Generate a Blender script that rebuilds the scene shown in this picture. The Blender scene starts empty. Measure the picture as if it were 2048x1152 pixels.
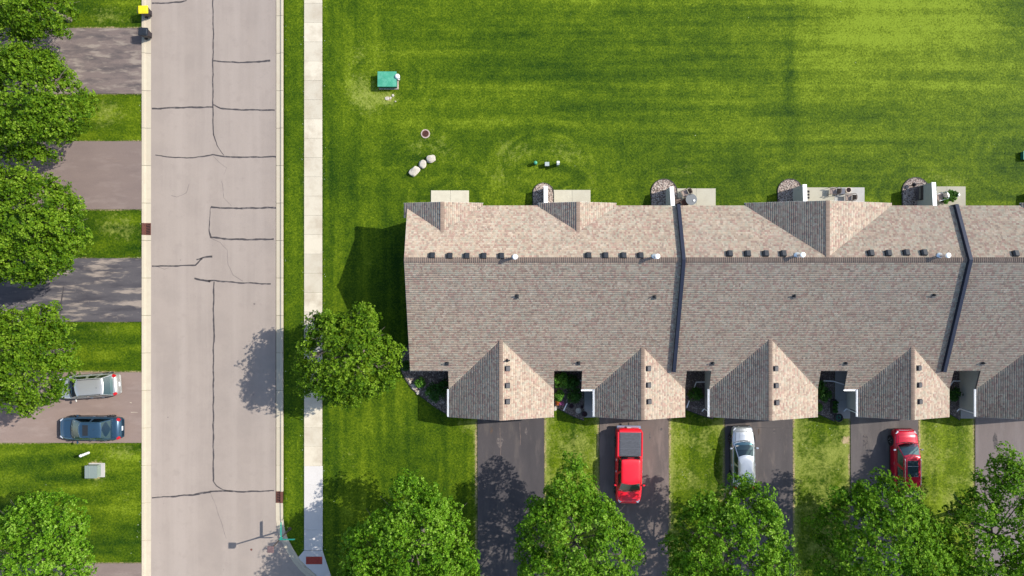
import bpy, bmesh, math, random
import numpy as np
from mathutils import Vector, Matrix
random.seed(7)
RNG = np.random.default_rng(11)
PI = math.pi
S = bpy.context.scene
COL = S.collection

# ------------------------------------------------------------------ camera, world, sun, exposure
H = 55.0
cam_d = bpy.data.cameras.new('camera')
cam_d.sensor_width = 36.0
cam_d.lens = 36.0 * 1375.0 / 2048.0
cam_d.clip_end = 2000
cam = bpy.data.objects.new('camera', cam_d)
COL.objects.link(cam)
cam.location = (0, 0, H)
cam.rotation_euler = (0, 0, 0)
S.camera = cam
SUN_EL = math.atan(1 / 1.09)
SHX, SHY = -1.045, -0.31           # shadow offset per metre of height
to_sun = Vector((-SHX, -SHY, 1)).normalized()
w = bpy.data.worlds.new('World'); S.world = w; w.use_nodes = True
wn = w.node_tree.nodes; wn.clear()
wo = wn.new('ShaderNodeOutputWorld'); wb = wn.new('ShaderNodeBackground'); sky = wn.new('ShaderNodeTexSky')
sky.sky_type = 'NISHITA'; sky.sun_disc = False
sky.sun_elevation = math.asin(to_sun.z)
sky.sun_rotation = math.atan2(to_sun.x, to_sun.y)
wb.inputs['Strength'].default_value = 0.15
w.node_tree.links.new(sky.outputs[0], wb.inputs[0]); w.node_tree.links.new(wb.outputs[0], wo.inputs[0])
sun_d = bpy.data.lights.new('sun', 'SUN'); sun_d.energy = 3.5; sun_d.angle = math.radians(0.5); sun_d.color = (1.0, 0.95, 0.86)
sun = bpy.data.objects.new('sun', sun_d); COL.objects.link(sun)
sun.rotation_euler = to_sun.to_track_quat('Z', 'Y').to_euler()
sun.location = (60, 20, 60)
S.view_settings.view_transform = 'Standard'; S.view_settings.look = 'None'
S.view_settings.gamma = 1.0; S.view_settings.use_curve_mapping = False
S.view_settings.exposure = 0.95

# survey of the place: image measurements turned into metres for a given height above ground
def gx(px, z=0.0): return (px - 1024) * (H - z) / 1375.0
def gy(py, z=0.0): return (576 - py) * (H - z) / 1375.0
def srgb(r, g, b):
    f = lambda c: (c / 255 / 12.92) if c / 255 <= 0.04045 else ((c / 255 + 0.055) / 1.055) ** 2.4
    return (f(r), f(g), f(b))

# ------------------------------------------------------------------ materials
def N(nt, t, **kw):
    n = nt.nodes.new(t)
    for k, v in kw.items():
        setattr(n, k, v)
    return n
def mat(name, col, rough=0.8, metal=0.0, spec=0.3, layers=(), bump=None, attr=None, coat=0.0, alpha=1.0, vary=0.0):
    """layers: (scale, (stretch xyz), colour, lo, hi, amount, detail)"""
    m = bpy.data.materials.new(name); m.use_nodes = True
    nt = m.node_tree; nt.nodes.clear(); L = nt.links.new
    out = N(nt, 'ShaderNodeOutputMaterial'); bs = N(nt, 'ShaderNodeBsdfPrincipled')
    L(bs.outputs[0], out.inputs[0])
    bs.inputs['Roughness'].default_value = rough; bs.inputs['Metallic'].default_value = metal
    bs.inputs['Specular IOR Level'].default_value = spec
    bs.inputs['Coat Weight'].default_value = coat; bs.inputs['Coat Roughness'].default_value = 0.03
    bs.inputs['Alpha'].default_value = alpha
    geo = N(nt, 'ShaderNodeNewGeometry')
    if attr:
        a = N(nt, 'ShaderNodeAttribute'); a.attribute_name = attr; cur = a.outputs['Color']
    else:
        rgb = N(nt, 'ShaderNodeRGB'); rgb.outputs[0].default_value = (*col, 1); cur = rgb.outputs[0]
    if vary:
        oi = N(nt, 'ShaderNodeObjectInfo'); mr = N(nt, 'ShaderNodeMapRange')
        mr.inputs['To Min'].default_value = 1 - vary; mr.inputs['To Max'].default_value = 1 + vary * .6
        L(oi.outputs['Random'], mr.inputs['Value'])
        vm = N(nt, 'ShaderNodeVectorMath', operation='SCALE'); L(cur, vm.inputs[0]); L(mr.outputs[0], vm.inputs['Scale']); cur = vm.outputs[0]
    for ly in layers:
        sc, st, c2, lo, hi, am = ly[:6]; det = ly[6] if len(ly) > 6 else 5
        mp = N(nt, 'ShaderNodeVectorMath', operation='MULTIPLY'); mp.inputs[1].default_value = st
        L(geo.outputs['Position'], mp.inputs[0])
        nz = N(nt, 'ShaderNodeTexNoise'); nz.inputs['Scale'].default_value = sc; nz.inputs['Detail'].default_value = det
        nz.inputs['Roughness'].default_value = 0.62
        L(mp.outputs[0], nz.inputs['Vector'])
        mr = N(nt, 'ShaderNodeMapRange'); mr.inputs['From Min'].default_value = lo; mr.inputs['From Max'].default_value = hi
        mr.inputs['To Max'].default_value = am; L(nz.outputs['Fac'], mr.inputs['Value'])
        mx = N(nt, 'ShaderNodeMix', data_type='RGBA'); L(mr.outputs[0], mx.inputs['Factor'])
        L(cur, mx.inputs['A']); mx.inputs['B'].default_value = (*c2, 1); cur = mx.outputs['Result']
    L(cur, bs.inputs['Base Color'])
    bs.inputs['Diffuse Roughness'].default_value = .9 if rough > .84 else 0.0
    if bump:
        nz = N(nt, 'ShaderNodeTexNoise'); nz.inputs['Scale'].default_value = bump[0]; nz.inputs['Detail'].default_value = 4
        L(geo.outputs['Position'], nz.inputs['Vector'])
        bp = N(nt, 'ShaderNodeBump'); bp.inputs['Strength'].default_value = bump[1]; bp.inputs['Distance'].default_value = bump[2]
        L(nz.outputs['Fac'], bp.inputs['Height']); L(bp.outputs[0], bs.inputs['Normal'])
    return m

def leaf_mat(name, trans=0.22, rough=0.5, spec=0.16):
    m = bpy.data.materials.new(name); m.use_nodes = True
    nt = m.node_tree; nt.nodes.clear(); L = nt.links.new
    out = N(nt, 'ShaderNodeOutputMaterial'); bs = N(nt, 'ShaderNodeBsdfPrincipled'); tr = N(nt, 'ShaderNodeBsdfTranslucent')
    mx = N(nt, 'ShaderNodeMixShader'); mx.inputs[0].default_value = trans
    a = N(nt, 'ShaderNodeAttribute'); a.attribute_name = 'tone'
    L(a.outputs['Color'], bs.inputs['Base Color'])
    g = N(nt, 'ShaderNodeVectorMath', operation='MULTIPLY'); g.inputs[1].default_value = (1.5, 1.5, 0.5)
    L(a.outputs['Color'], g.inputs[0]); L(g.outputs[0], tr.inputs['Color'])
    bs.inputs['Roughness'].default_value = rough; bs.inputs['Specular IOR Level'].default_value = spec
    L(bs.outputs[0], mx.inputs[1]); L(tr.outputs[0], mx.inputs[2]); L(mx.outputs[0], out.inputs[0])
    return m

def lawn_mat():
    m = bpy.data.materials.new('lawn_grass'); m.use_nodes = True
    nt = m.node_tree; nt.nodes.clear(); L = nt.links.new
    out = N(nt, 'ShaderNodeOutputMaterial'); bs = N(nt, 'ShaderNodeBsdfPrincipled'); L(bs.outputs[0], out.inputs[0])
    geo = N(nt, 'ShaderNodeNewGeometry')
    at = N(nt, 'ShaderNodeAttribute'); at.attribute_name = 'turf'
    sep = N(nt, 'ShaderNodeSeparateColor'); L(at.outputs['Color'], sep.inputs[0])
    def noise(scale, det, st=(1, 1, 1), rgh=.6):
        mp = N(nt, 'ShaderNodeVectorMath', operation='MULTIPLY'); mp.inputs[1].default_value = st
        L(geo.outputs['Position'], mp.inputs[0])
        nz = N(nt, 'ShaderNodeTexNoise'); nz.inputs['Scale'].default_value = scale; nz.inputs['Detail'].default_value = det
        nz.inputs['Roughness'].default_value = rgh; L(mp.outputs[0], nz.inputs['Vector']); return nz.outputs['Fac']
    def mth(op, a, b=None, c=None):
        n = N(nt, 'ShaderNodeMath', operation=op)
        for i, v in enumerate((a, b, c)):
            if v is None: continue
            if isinstance(v, (int, float)): n.inputs[i].default_value = v
            else: L(v, n.inputs[i])
        return n.outputs[0]
    fine = noise(6.5, 7, rgh=.75); mid = noise(1.2, 6)
    t = mth('ADD', mth('MULTIPLY', mth('SUBTRACT', fine, .5), 2.1), mth('MULTIPLY', mth('SUBTRACT', mid, .5), .75))
    t = mth('ADD', t, mth('SUBTRACT', sep.outputs['Red'], .07))
    cr = N(nt, 'ShaderNodeValToRGB'); L(t, cr.inputs[0])
    e = cr.color_ramp.elements
    e[0].position = 0.0; e[0].color = (.010, .032, .002, 1)
    e[1].position = 1.0; e[1].color = (.150, .205, .012, 1)
    for p, c in ((.28, (.029, .058, .0022)), (.5, (.050, .087, .0027)), (.74, (.088, .128, .004))):
        el = e.new(p); el.color = (*c, 1)
    # dry straw
    dn = mth('ADD', noise(3.2, 7, rgh=.75), mth('MULTIPLY', mth('SUBTRACT', sep.outputs['Green'], .5), .62))
    mr = N(nt, 'ShaderNodeMapRange'); L(dn, mr.inputs['Value']); mr.inputs['From Min'].default_value = .5; mr.inputs['From Max'].default_value = .74
    mr.inputs['To Max'].default_value = .88
    mx = N(nt, 'ShaderNodeMix', data_type='RGBA'); L(mr.outputs[0], mx.inputs['Factor']); L(cr.outputs[0], mx.inputs['A'])
    cr2 = N(nt, 'ShaderNodeValToRGB'); L(fine, cr2.inputs[0])
    cr2.color_ramp.elements[0].position = .3; cr2.color_ramp.elements[0].color = (.13, .165, .02, 1)
    cr2.color_ramp.elements[1].position = .7; cr2.color_ramp.elements[1].color = (.27, .29, .07, 1)
    L(cr2.outputs[0], mx.inputs['B'])
    # bare soil and straw fringe along the paving
    mb = N(nt, 'ShaderNodeMapRange'); mb.inputs['From Min'].default_value = .42; mb.inputs['From Max'].default_value = .66
    L(mth('ADD', noise(5, 6, rgh=.75), mth('MULTIPLY', mth('SUBTRACT', sep.outputs['Blue'], .5), .7)), mb.inputs['Value'])
    m3 = N(nt, 'ShaderNodeMix', data_type='RGBA'); L(mb.outputs[0], m3.inputs['Factor']); L(mx.outputs['Result'], m3.inputs['A']); m3.inputs['B'].default_value = (.36, .27, .16, 1)
    L(m3.outputs['Result'], bs.inputs['Base Color'])
    bs.inputs['Roughness'].default_value = .6; bs.inputs['Specular IOR Level'].default_value = .05
    bp = N(nt, 'ShaderNodeBump'); bp.inputs['Strength'].default_value = .9; bp.inputs['Distance'].default_value = .035
    L(noise(9, 6, rgh=.7), bp.inputs['Height']); L(bp.outputs[0], bs.inputs['Normal'])
    return m

one = (1, 1, 1)
M = {}
M['lawn'] = lawn_mat()
M['road'] = mat('aged_asphalt', (.268, .225, .192), .9, layers=[
    (.35, one, (.238, .2, .172), .42, .62, .8), (.22, (3, .12, 1), (.30, .255, .22), .45, .65, .7),
    (22, one, (.20, .17, .16), .56, .72, .55, 3), (1.1, one, (.243, .203, .175), .55, .66, .55), (60, one, (.40, .34, .32), .6, .7, .5, 2)], bump=(70, .25, .004))
M['seal'] = mat('crack_sealant', (.050, .043, .043), .6, layers=[(3, one, (.13, .11, .10), .52, .64, .85), (9, one, (.035, .03, .03), .5, .7, .7)])
M['hair'] = mat('hairline_crack', (.15, .125, .115), .9)
M['kerb'] = mat('kerb_concrete', (.425, .375, .285), .9, layers=[(1.3, one, (.40, .34, .26), .45, .65, .7), (30, one, (.34, .30, .24), .58, .7, .5, 2), (7, one, (.52, .47, .38), .6, .72, .5)], vary=.06, bump=(60, .2, .003))
M['walk'] = mat('sidewalk_concrete', (.50, .452, .358), .9, layers=[(.7, one, (.38, .325, .245), .45, .66, .8), (40, one, (.38, .34, .27), .6, .7, .5, 2), (5, one, (.50, .455, .37), .58, .7, .5)], vary=.12, bump=(60, .2, .003))
M['newwalk'] = mat('new_concrete', (.50, .475, .45), .85, layers=[(1.2, one, (.45, .425, .40), .5, .7, .6)], vary=.04)
M['patio'] = mat('patio_concrete', (.52, .485, .385), .85, layers=[(1.4, one, (.46, .42, .33), .45, .68, .7), (6, one, (.55, .52, .43), .58, .7, .4)], vary=.05)
M['patiow'] = mat('pale_patio_concrete', (.52, .50, .465), .85, layers=[(1.4, one, (.46, .44, .40), .45, .68, .7)], vary=.04)
M['path'] = mat('walkway_concrete', (.33, .315, .30), .88, layers=[(1.4, one, (.27, .26, .25), .45, .68, .7)], vary=.05)
def drive(name, c, c2, c3, st, am=.7, sc=.8):
    return mat(name, c, .88, layers=[(sc, st, c2, .46, .64, am), (sc * 1.5, st, c3, .52, .64, am), (26, one, tuple(v * .7 for v in c), .56, .7, .5, 3), (55, one, tuple(min(1, v * 1.5) for v in c), .6, .7, .45, 2), (3.5, one, c3, .62, .75, .45)], bump=(70, .3, .004))
M['d_w1'] = drive('worn_greybrown_asphalt', (0.1398, 0.1089, 0.0984), (0.0677, 0.0575, 0.0574), (0.2255, 0.1873, 0.1558), (.3, 1.2, 1), .95, 1.3)
M['d_w2'] = drive('smooth_brown_asphalt', (0.1584, 0.1204, 0.1056), (0.132, 0.1, 0.0902), (0.1954, 0.153, 0.1344), (.3, 1, 1), .6)
M['d_w3'] = drive('patchy_dark_asphalt', (0.0708, 0.0645, 0.0681), (0.0405, 0.0371, 0.0432), (0.2429, 0.2003, 0.1656), (.3, 1.6, 1), .95, .85)
M['d_w4'] = drive('warm_brown_asphalt', (0.1872, 0.1388, 0.1178), (0.1518, 0.1144, 0.0994), (0.2175, 0.1681, 0.1454), (.3, 1, 1), .6)
M['d_a'] = drive('black_sealed_asphalt', (0.07, 0.0612, 0.0629), (0.0519, 0.047, 0.0497), (0.1027, 0.087, 0.0804), (1, .25, 1), .75)
M['stain'] = mat('oil_stain', (.10, .065, .045), .85, layers=[(7, one, (.075, .062, .06), .42, .6, .95)])
M['pale_stain'] = mat('pale_stain', (.15, .125, .115), .9, layers=[(6, one, (.075, .066, .068), .42, .6, .95)])
M['d_b'] = drive('brown_driveway_asphalt', (0.153, 0.1207, 0.1073), (0.1127, 0.0941, 0.0853), (0.2173, 0.1693, 0.147), (1, .25, 1), .75)
M['d_c'] = drive('charcoal_driveway_asphalt', (0.1079, 0.0924, 0.0893), (0.0791, 0.0685, 0.067), (0.1725, 0.1372, 0.1181), (1, .2, 1), .8)
M['d_d'] = drive('grey_driveway_asphalt', (0.1409, 0.1204, 0.1155), (0.1035, 0.0896, 0.0866), (0.1869, 0.1611, 0.1444), (1, .25, 1), .7)
M['d_e'] = drive('light_brown_driveway_asphalt', (0.2275, 0.1846, 0.169), (0.1885, 0.156, 0.143), (0.2665, 0.2236, 0.208), (1, .2, 1), .6)
M['soil'] = mat('rock_bed_soil', (.16, .125, .10), .95, layers=[(9, one, (.05, .04, .034), .45, .6, .8)], bump=(25, .6, .03))
M['pebble'] = mat('pebbles', one, .85, attr='tone')
M['shingle'] = mat('asphalt_shingle', one, .92, attr='tone', layers=[(45, one, (.20, .16, .14), .55, .75, .35, 3), (.25, one, (.30, .245, .21), .5, .75, .25)])
M['deck'] = mat('roof_deck', (.10, .085, .075), .95)
M['cap'] = mat('ridge_cap_shingle', one, .92, attr='tone', layers=[(45, one, (.17, .13, .115), .55, .75, .4, 3)])
M['vent'] = mat('dark_vent_metal', (.022, .024, .028), .5, .3, layers=[(8, one, (.04, .042, .046), .5, .7, .5)])
M['vent_brown'] = mat('grey_vent_metal', (.05, .048, .050), .5, .2)
M['flash'] = mat('dark_parapet_metal', (.020, .024, .040), .45, .3, layers=[(2, one, (.03, .032, .045), .5, .7, .6)])
M['white'] = mat('white_trim', (.80, .80, .79), .5, layers=[(3, one, (.70, .69, .66), .5, .75, .5)])
M['galv'] = mat('galvanised_metal', (.55, .56, .58), .35, .7)
M['stucco'] = mat('beige_siding', (.36, .345, .29), .85, layers=[(.9, one, (.31, .295, .25), .5, .7, .5)], bump=(30, .3, .005))
M['garage'] = mat('garage_door_paint', (.62, .58, .50), .6)
M['doorp'] = mat('entry_door_paint', (.16, .05, .035), .45)
M['glass'] = mat('window_glass', (.02, .035, .04), .04, 0, .8)
M['bark'] = mat('grey_bark', (.13, .11, .09), .95, layers=[(8, (1, 1, .3), (.10, .08, .065), .45, .62, .8)], bump=(20, .6, .02))
M['leaf'] = leaf_mat('maple_leaf', .26, .55, .08)
M['leafg'] = leaf_mat('shrub_leaf', .2, .5, .15)
M['blade'] = leaf_mat('grass_blade', .3, .6, .2)
M['petal'] = leaf_mat('flower_petal', .3, .6, .2)
M['rust'] = mat('rusty_iron', (.15, .06, .042), .75, .3, layers=[(12, one, (.08, .035, .028), .45, .65, .8)])
M['black'] = mat('black_gap', (.008, .008, .009), .9)
M['lampb'] = mat('brown_lamp_metal', (.14, .085, .08), .5, .3, layers=[(14, one, (.24, .17, .16), .5, .65, .7)])
M['post'] = mat('bronze_post', (.10, .08, .075), .5, .4)
M['sign'] = mat('green_sign', (.02, .26, .20), .4)
M['tact'] = mat('tactile_red', (.25, .035, .022), .8, layers=[(5, one, (.20, .025, .018), .45, .65, .7)])
M['boulder'] = mat('pale_boulder', (.46, .42, .355), .9, layers=[(5, one, (.34, .29, .24), .48, .64, .8), (14, one, (.55, .51, .45), .55, .7, .6)], bump=(9, .6, .03))
M['tgreen'] = mat('green_cabinet_paint', (.045, .245, .150), .5, layers=[(2.5, one, (.085, .30, .20), .45, .62, .75), (7, one, (.03, .19, .115), .58, .7, .5)])
M['tdark'] = mat('dark_green_paint', (.012, .09, .06), .5)
M['ggreen'] = mat('sage_cabinet_paint', (.19, .235, .195), .5, layers=[(2.5, one, (.23, .27, .23), .45, .62, .75)])
M['lidg'] = mat('sage_lid_paint', (.17, .205, .185), .6)
M['greyb'] = mat('grey_box_paint', (.30, .34, .33), .5)
M['ped'] = mat('white_pedestal', (.68, .68, .67), .4)
M['clov'] = mat('clover_white', (.40, .43, .30), .8)
M['binb'] = mat('dark_bin_plastic', (.035, .028, .03), .5)
M['biny'] = mat('yellow_lid_plastic', (.62, .50, .01), .35, 0, .6)
M['bink'] = mat('black_lid_plastic', (.016, .018, .021), .25, 0, .7)
M['rubber'] = mat('rubber', (.014, .014, .015), .8)
M['rim'] = mat('alloy_rim', (.45, .46, .48), .3, .9)
M['plasb'] = mat('black_plastic', (.016, .017, .018), .45, 0, .4)
M['wicker'] = mat('brown_wicker', (.14, .10, .08), .7, layers=[(40, one, (.07, .05, .04), .45, .6, .8, 2)])
M['cush'] = mat('tan_cushion', (.40, .31, .26), .9, layers=[(9, one, (.33, .25, .21), .5, .7, .6)])
M['cushr'] = mat('rust_cushion', (.16, .075, .055), .9)
M['navy'] = mat('slate_tabletop', (.055, .06, .085), .4)
M['terra'] = mat('cream_pot', (.52, .42, .33), .7)
M['potd'] = mat('dark_pot', (.03, .028, .03), .6)
M['potsoil'] = mat('dark_potting_soil', (.025, .01, .014), .9)
M['iron'] = mat('black_iron', (.015, .015, .017), .5, .5)
M['tail'] = mat('tail_lens', (.42, .012, .016), .15, 0, .6)
M['lens'] = mat('clear_lens', (.55, .56, .58), .08, .2, .8)
M['seatm'] = mat('seat_fabric', (.12, .115, .11), .8)
M['seatl'] = mat('light_seat_fabric', (.30, .28, .25), .8)
M['plate'] = mat('number_plate', (.6, .62, .66), .5)
M['tonneau'] = mat('tonneau_vinyl', (.055, .058, .068), .55, layers=[(4, (1, 3, 1), (.08, .085, .10), .45, .62, .7)])
M['tonneau2'] = mat('tonneau_edge', (.095, .10, .115), .5)
M['chrome'] = mat('chrome', (.6, .6, .6), .2, .9)
M['edging'] = mat('black_edging', (.03, .03, .028), .7)
M['stonebk'] = mat('edging_stone', (.45, .37, .32), .9, layers=[(10, one, (.32, .25, .21), .45, .6, .8)])
def tinted_glass():
    m = bpy.data.materials.new('tinted_car_glass'); m.use_nodes = True
    nt = m.node_tree; nt.nodes.clear(); L = nt.links.new
    out = N(nt, 'ShaderNodeOutputMaterial'); gl = N(nt, 'ShaderNodeBsdfGlossy'); tr = N(nt, 'ShaderNodeBsdfTransparent')
    gl.inputs['Roughness'].default_value = .03; gl.inputs['Color'].default_value = (.9, .97, 1, 1)
    tr.inputs['Color'].default_value = (.58, .80, .80, 1)
    fr = N(nt, 'ShaderNodeFresnel'); fr.inputs['IOR'].default_value = 1.6
    mx = N(nt, 'ShaderNodeMixShader'); L(fr.outputs[0], mx.inputs[0]); L(tr.outputs[0], mx.inputs[1]); L(gl.outputs[0], mx.inputs[2])
    L(mx.outputs[0], out.inputs[0]); return m
M['cglass'] = tinted_glass()
def paint(name, c, metal=.25, rough=.3):
    return mat(name, c, rough, metal, .5, coat=.35)

# ------------------------------------------------------------------ object helpers
def link(name, me, m=None, parent=None, smooth=False):
    o = bpy.data.objects.new(name, me); COL.objects.link(o)
    if m is not None:
        me.materials.append(m)
    if smooth:
        me.polygons.foreach_set('use_smooth', [True] * len(me.polygons))
    if parent is not None: o.parent = parent
    return o
def tag(o, label=None, cat=None, group=None, kind=None):
    if label: o['label'] = label
    if cat: o['category'] = cat
    if group: o['group'] = group
    if kind: o['kind'] = kind
    return o
def thing(name, label, cat, loc=(0, 0, 0), rz=0.0, group=None):
    o = bpy.data.objects.new(name, None); COL.objects.link(o); o.empty_display_size = .2
    o.location = loc; o.rotation_euler = (0, 0, rz)
    return tag(o, label, cat, group)
def copy_tree(o, parent=None):
    c = o.copy(); COL.objects.link(c)
    if parent is not None: c.parent = parent
    for ch in list(o.children): copy_tree(ch, c)
    return c

class MB:
    def __init__(self): self.v = []; self.f = []
    def add(self, vs, fs):
        b = len(self.v); self.v += [tuple(p) for p in vs]; self.f += [tuple(i + b for i in f) for f in fs]; return self
    def box(self, c, s, rz=0.0, mtx=None, taper=1.0):
        x, y, z = s[0] / 2, s[1] / 2, s[2] / 2
        vs = []
        for k, t in ((-z, 1.0), (z, taper)):
            for a, b in ((-x, -y), (x, -y), (x, y), (-x, y)): vs.append(Vector((a * t, b * t, k)))
        R = Matrix.Rotation(rz, 3, 'Z') if mtx is None else mtx
        vs = [R @ p + Vector(c) for p in vs]
        return self.add(vs, [(3, 2, 1, 0), (4, 5, 6, 7), (0, 1, 5, 4), (1, 2, 6, 5), (2, 3, 7, 6), (3, 0, 4, 7)])
    def beam(self, p0, p1, wd, ht, up=(0, 0, 1)):
        p0 = Vector(p0); p1 = Vector(p1); d = (p1 - p0); L = d.length; d.normalize()
        s = Vector(up).cross(d).normalized(); u = d.cross(s)
        return self.box((p0 + p1) / 2, (L, wd, ht), mtx=Matrix((d, s, u)).transposed())
    def tube(self, pts, rad, n=8, cap=True):
        pts = [Vector(p) for p in pts]
        if not hasattr(rad, '__len__'): rad = [rad] * len(pts)
        vs = []
        for i, p in enumerate(pts):
            d = (pts[min(i + 1, len(pts) - 1)] - pts[max(i - 1, 0)]).normalized()
            a = Vector((0, 0, 1)) if abs(d.z) < .9 else Vector((1, 0, 0))
            s = a.cross(d).normalized(); u = d.cross(s)
            for k in range(n):
                t = 2 * PI * k / n; vs.append(p + (s * math.cos(t) + u * math.sin(t)) * rad[i])
        fs = [(i * n + k, i * n + (k + 1) % n, (i + 1) * n + (k + 1) % n, (i + 1) * n + k) for i in range(len(pts) - 1) for k in range(n)]
        if cap: fs += [tuple(range(n))[::-1], tuple((len(pts) - 1) * n + k for k in range(n))]
        return self.add(vs, fs)
    def lathe(self, prof, n=20, c=(0, 0, 0), axis='Z'):
        vs = []
        for r, z in prof:
            for k in range(n):
                t = 2 * PI * k / n; p = (r * math.cos(t), r * math.sin(t), z)
                if axis == 'Y': p = (p[0], p[2], p[1])
                vs.append((p[0] + c[0], p[1] + c[1], p[2] + c[2]))
        fs = [(i * n + k, i * n + (k + 1) % n, (i + 1) * n + (k + 1) % n, (i + 1) * n + k) for i in range(len(prof) - 1) for k in range(n)]
        fs += [tuple(range(n))[::-1], tuple((len(prof) - 1) * n + k for k in range(n))]
        return self.add(vs, fs)
    def prism(self, poly, z0, z1):
        n = len(poly)
        return self.add([(x, y, z0) for x, y in poly] + [(x, y, z1) for x, y in poly],
                        [tuple(range(n))[::-1], tuple(range(n, 2 * n))] + [(i, (i + 1) % n, n + (i + 1) % n, n + i) for i in range(n)])
    def build(self, name, m, parent=None, bevel=0.0, smooth=False, seg=2):
        me = bpy.data.meshes.new(name); me.from_pydata(self.v, [], self.f)
        bm = bmesh.new(); bm.from_mesh(me)
        bmesh.ops.recalc_face_normals(bm, faces=bm.faces)
        if bevel > 0:
            es = [e for e in bm.edges if len(e.link_faces) == 2 and e.calc_face_angle(0) > .5]
            bmesh.ops.bevel(bm, geom=es, offset=bevel, segments=seg, affect='EDGES', clamp_overlap=True)
        bm.to_mesh(me); bm.free(); me.update()
        return link(name, me, m, parent, smooth)

def np_mesh(name, V, F, m, parent=None, tone=None, smooth=False):
    """V (n,3), F (k,c) all faces same size; tone (k,3) per face"""
    me = bpy.data.meshes.new(name); V = np.asarray(V, np.float32); F = np.asarray(F, np.int32); c = F.shape[1]
    me.vertices.add(len(V)); me.vertices.foreach_set('co', V.ravel())
    me.loops.add(F.size); me.loops.foreach_set('vertex_index', F.ravel())
    me.polygons.add(len(F)); me.polygons.foreach_set('loop_start', np.arange(0, F.size, c, dtype=np.int32))
    me.polygons.foreach_set('loop_total', np.full(len(F), c, np.int32))
    if tone is not None:
        at = me.attributes.new('tone', 'FLOAT_COLOR', 'FACE')
        t4 = np.ones((len(F), 4), np.float32); t4[:, :3] = tone; at.data.foreach_set('color', t4.ravel())
    me.update(calc_edges=True)
    return link(name, me, m, parent, smooth)

def vnoise(x, y, seed=0):
    """smooth value noise 0..1"""
    xi = np.floor(x).astype(int); yi = np.floor(y).astype(int); fx = x - xi; fy = y - yi
    fx = fx * fx * (3 - 2 * fx); fy = fy * fy * (3 - 2 * fy)
    def h(a, b):
        n = (a * 374761393 + b * 668265263 + seed * 982451653) & 0x7fffffff
        n = ((n ^ (n >> 13)) * 1274126177) & 0x7fffffff
        return ((n ^ (n >> 16)) & 0xffff) / 65535.0
    return (h(xi, yi) * (1 - fx) + h(xi + 1, yi) * fx) * (1 - fy) + (h(xi, yi + 1) * (1 - fx) + h(xi + 1, yi + 1) * fx) * fy
def fbm(x, y, seed=0, o=3):
    s = 0; a = .5; t = 0
    for i in range(o):
        s = s + a * vnoise(x * 2 ** i, y * 2 ** i, seed + i); t += a; a *= .55
    return s / t

# ------------------------------------------------------------------ the setting: ground layout (metres)
ZL, ZR, ZK, ZW = 0.0, -0.07, 0.045, 0.03     # lawn, road, kerb top, paving
curve = [(550.7, 1000), (551.3, 1040), (555, 1063), (561.6, 1082.7), (572.6, 1103.5), (585.7, 1125), (601, 1143), (625, 1164), (660, 1186), (705, 1201), (760, 1206)]
CV = [(gx(a), gy(b)) for a, b in curve]
XL0, XL1, XR0, XR1 = gx(284), gx(301), gx(552), gx(566)
YX0, YX1 = gy(1206), gy(1206) - 9.8      # cross street
def xr_of_y(y):
    ys = np.array([p[1] for p in CV])[::-1]; xs = np.array([p[0] for p in CV])[::-1]
    r = np.interp(y, ys, xs); return np.where(y < CV[-1][1], 200.0, np.where(y > CV[0][1], XR0, r))
def road_mask(x, y, grow=0.0):
    cross = (y < YX0 + grow) & (y > YX1 - grow) & (x > XL0)
    return ((x > XL1 - grow) & (x < xr_of_y(y - 0) + grow)) & ~((y < YX1 - grow) & (x > XR0 + grow)) | cross
WD = [(57, 187, 'd_w1', 'worn grey brown asphalt driveway beside the two bins, topmost on the left'), (283, 418, 'd_w2', 'smooth plain brown asphalt driveway left of the road, second from the top'),
      (517, 643, 'd_w3', 'dark driveway with pale streaks and patches left of the road'), (745, 885, 'd_w4', 'brown driveway with two parked cars left of the road'), (1127, 1262, 'd_w2', 'brown driveway below the cabinet lawn at the lower left corner')]
FD = [(955, 1088, 'd_a', 'empty black sealed driveway before the leftmost garage'), (1199, 1337, 'd_b', 'brown driveway under the red pickup truck'),
      (1450, 1585, 'd_c', 'charcoal driveway under the silver sedan'), (1701, 1836, 'd_d', 'grey driveway under the red sport utility vehicle'),
      (1950, 2090, 'd_e', 'light brown empty driveway at the right edge'), (2195, 2335, 'd_b', 'brown driveway beyond the right edge')]
RINGS = [(1092, 330, 3.4, 1.0), (2046, 312, 3.6, .5), (842, 332, 2.6, .7), (770, 158, 2.8, .8), (850, 267, 1.5, .6), (900, 400, 3.0, .8), (1100, 385, 3.6, .7), (1335, 380, 3.0, .7), (1590, 380, 2.8, .6), (1840, 378, 3.0, .9)]

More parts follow.
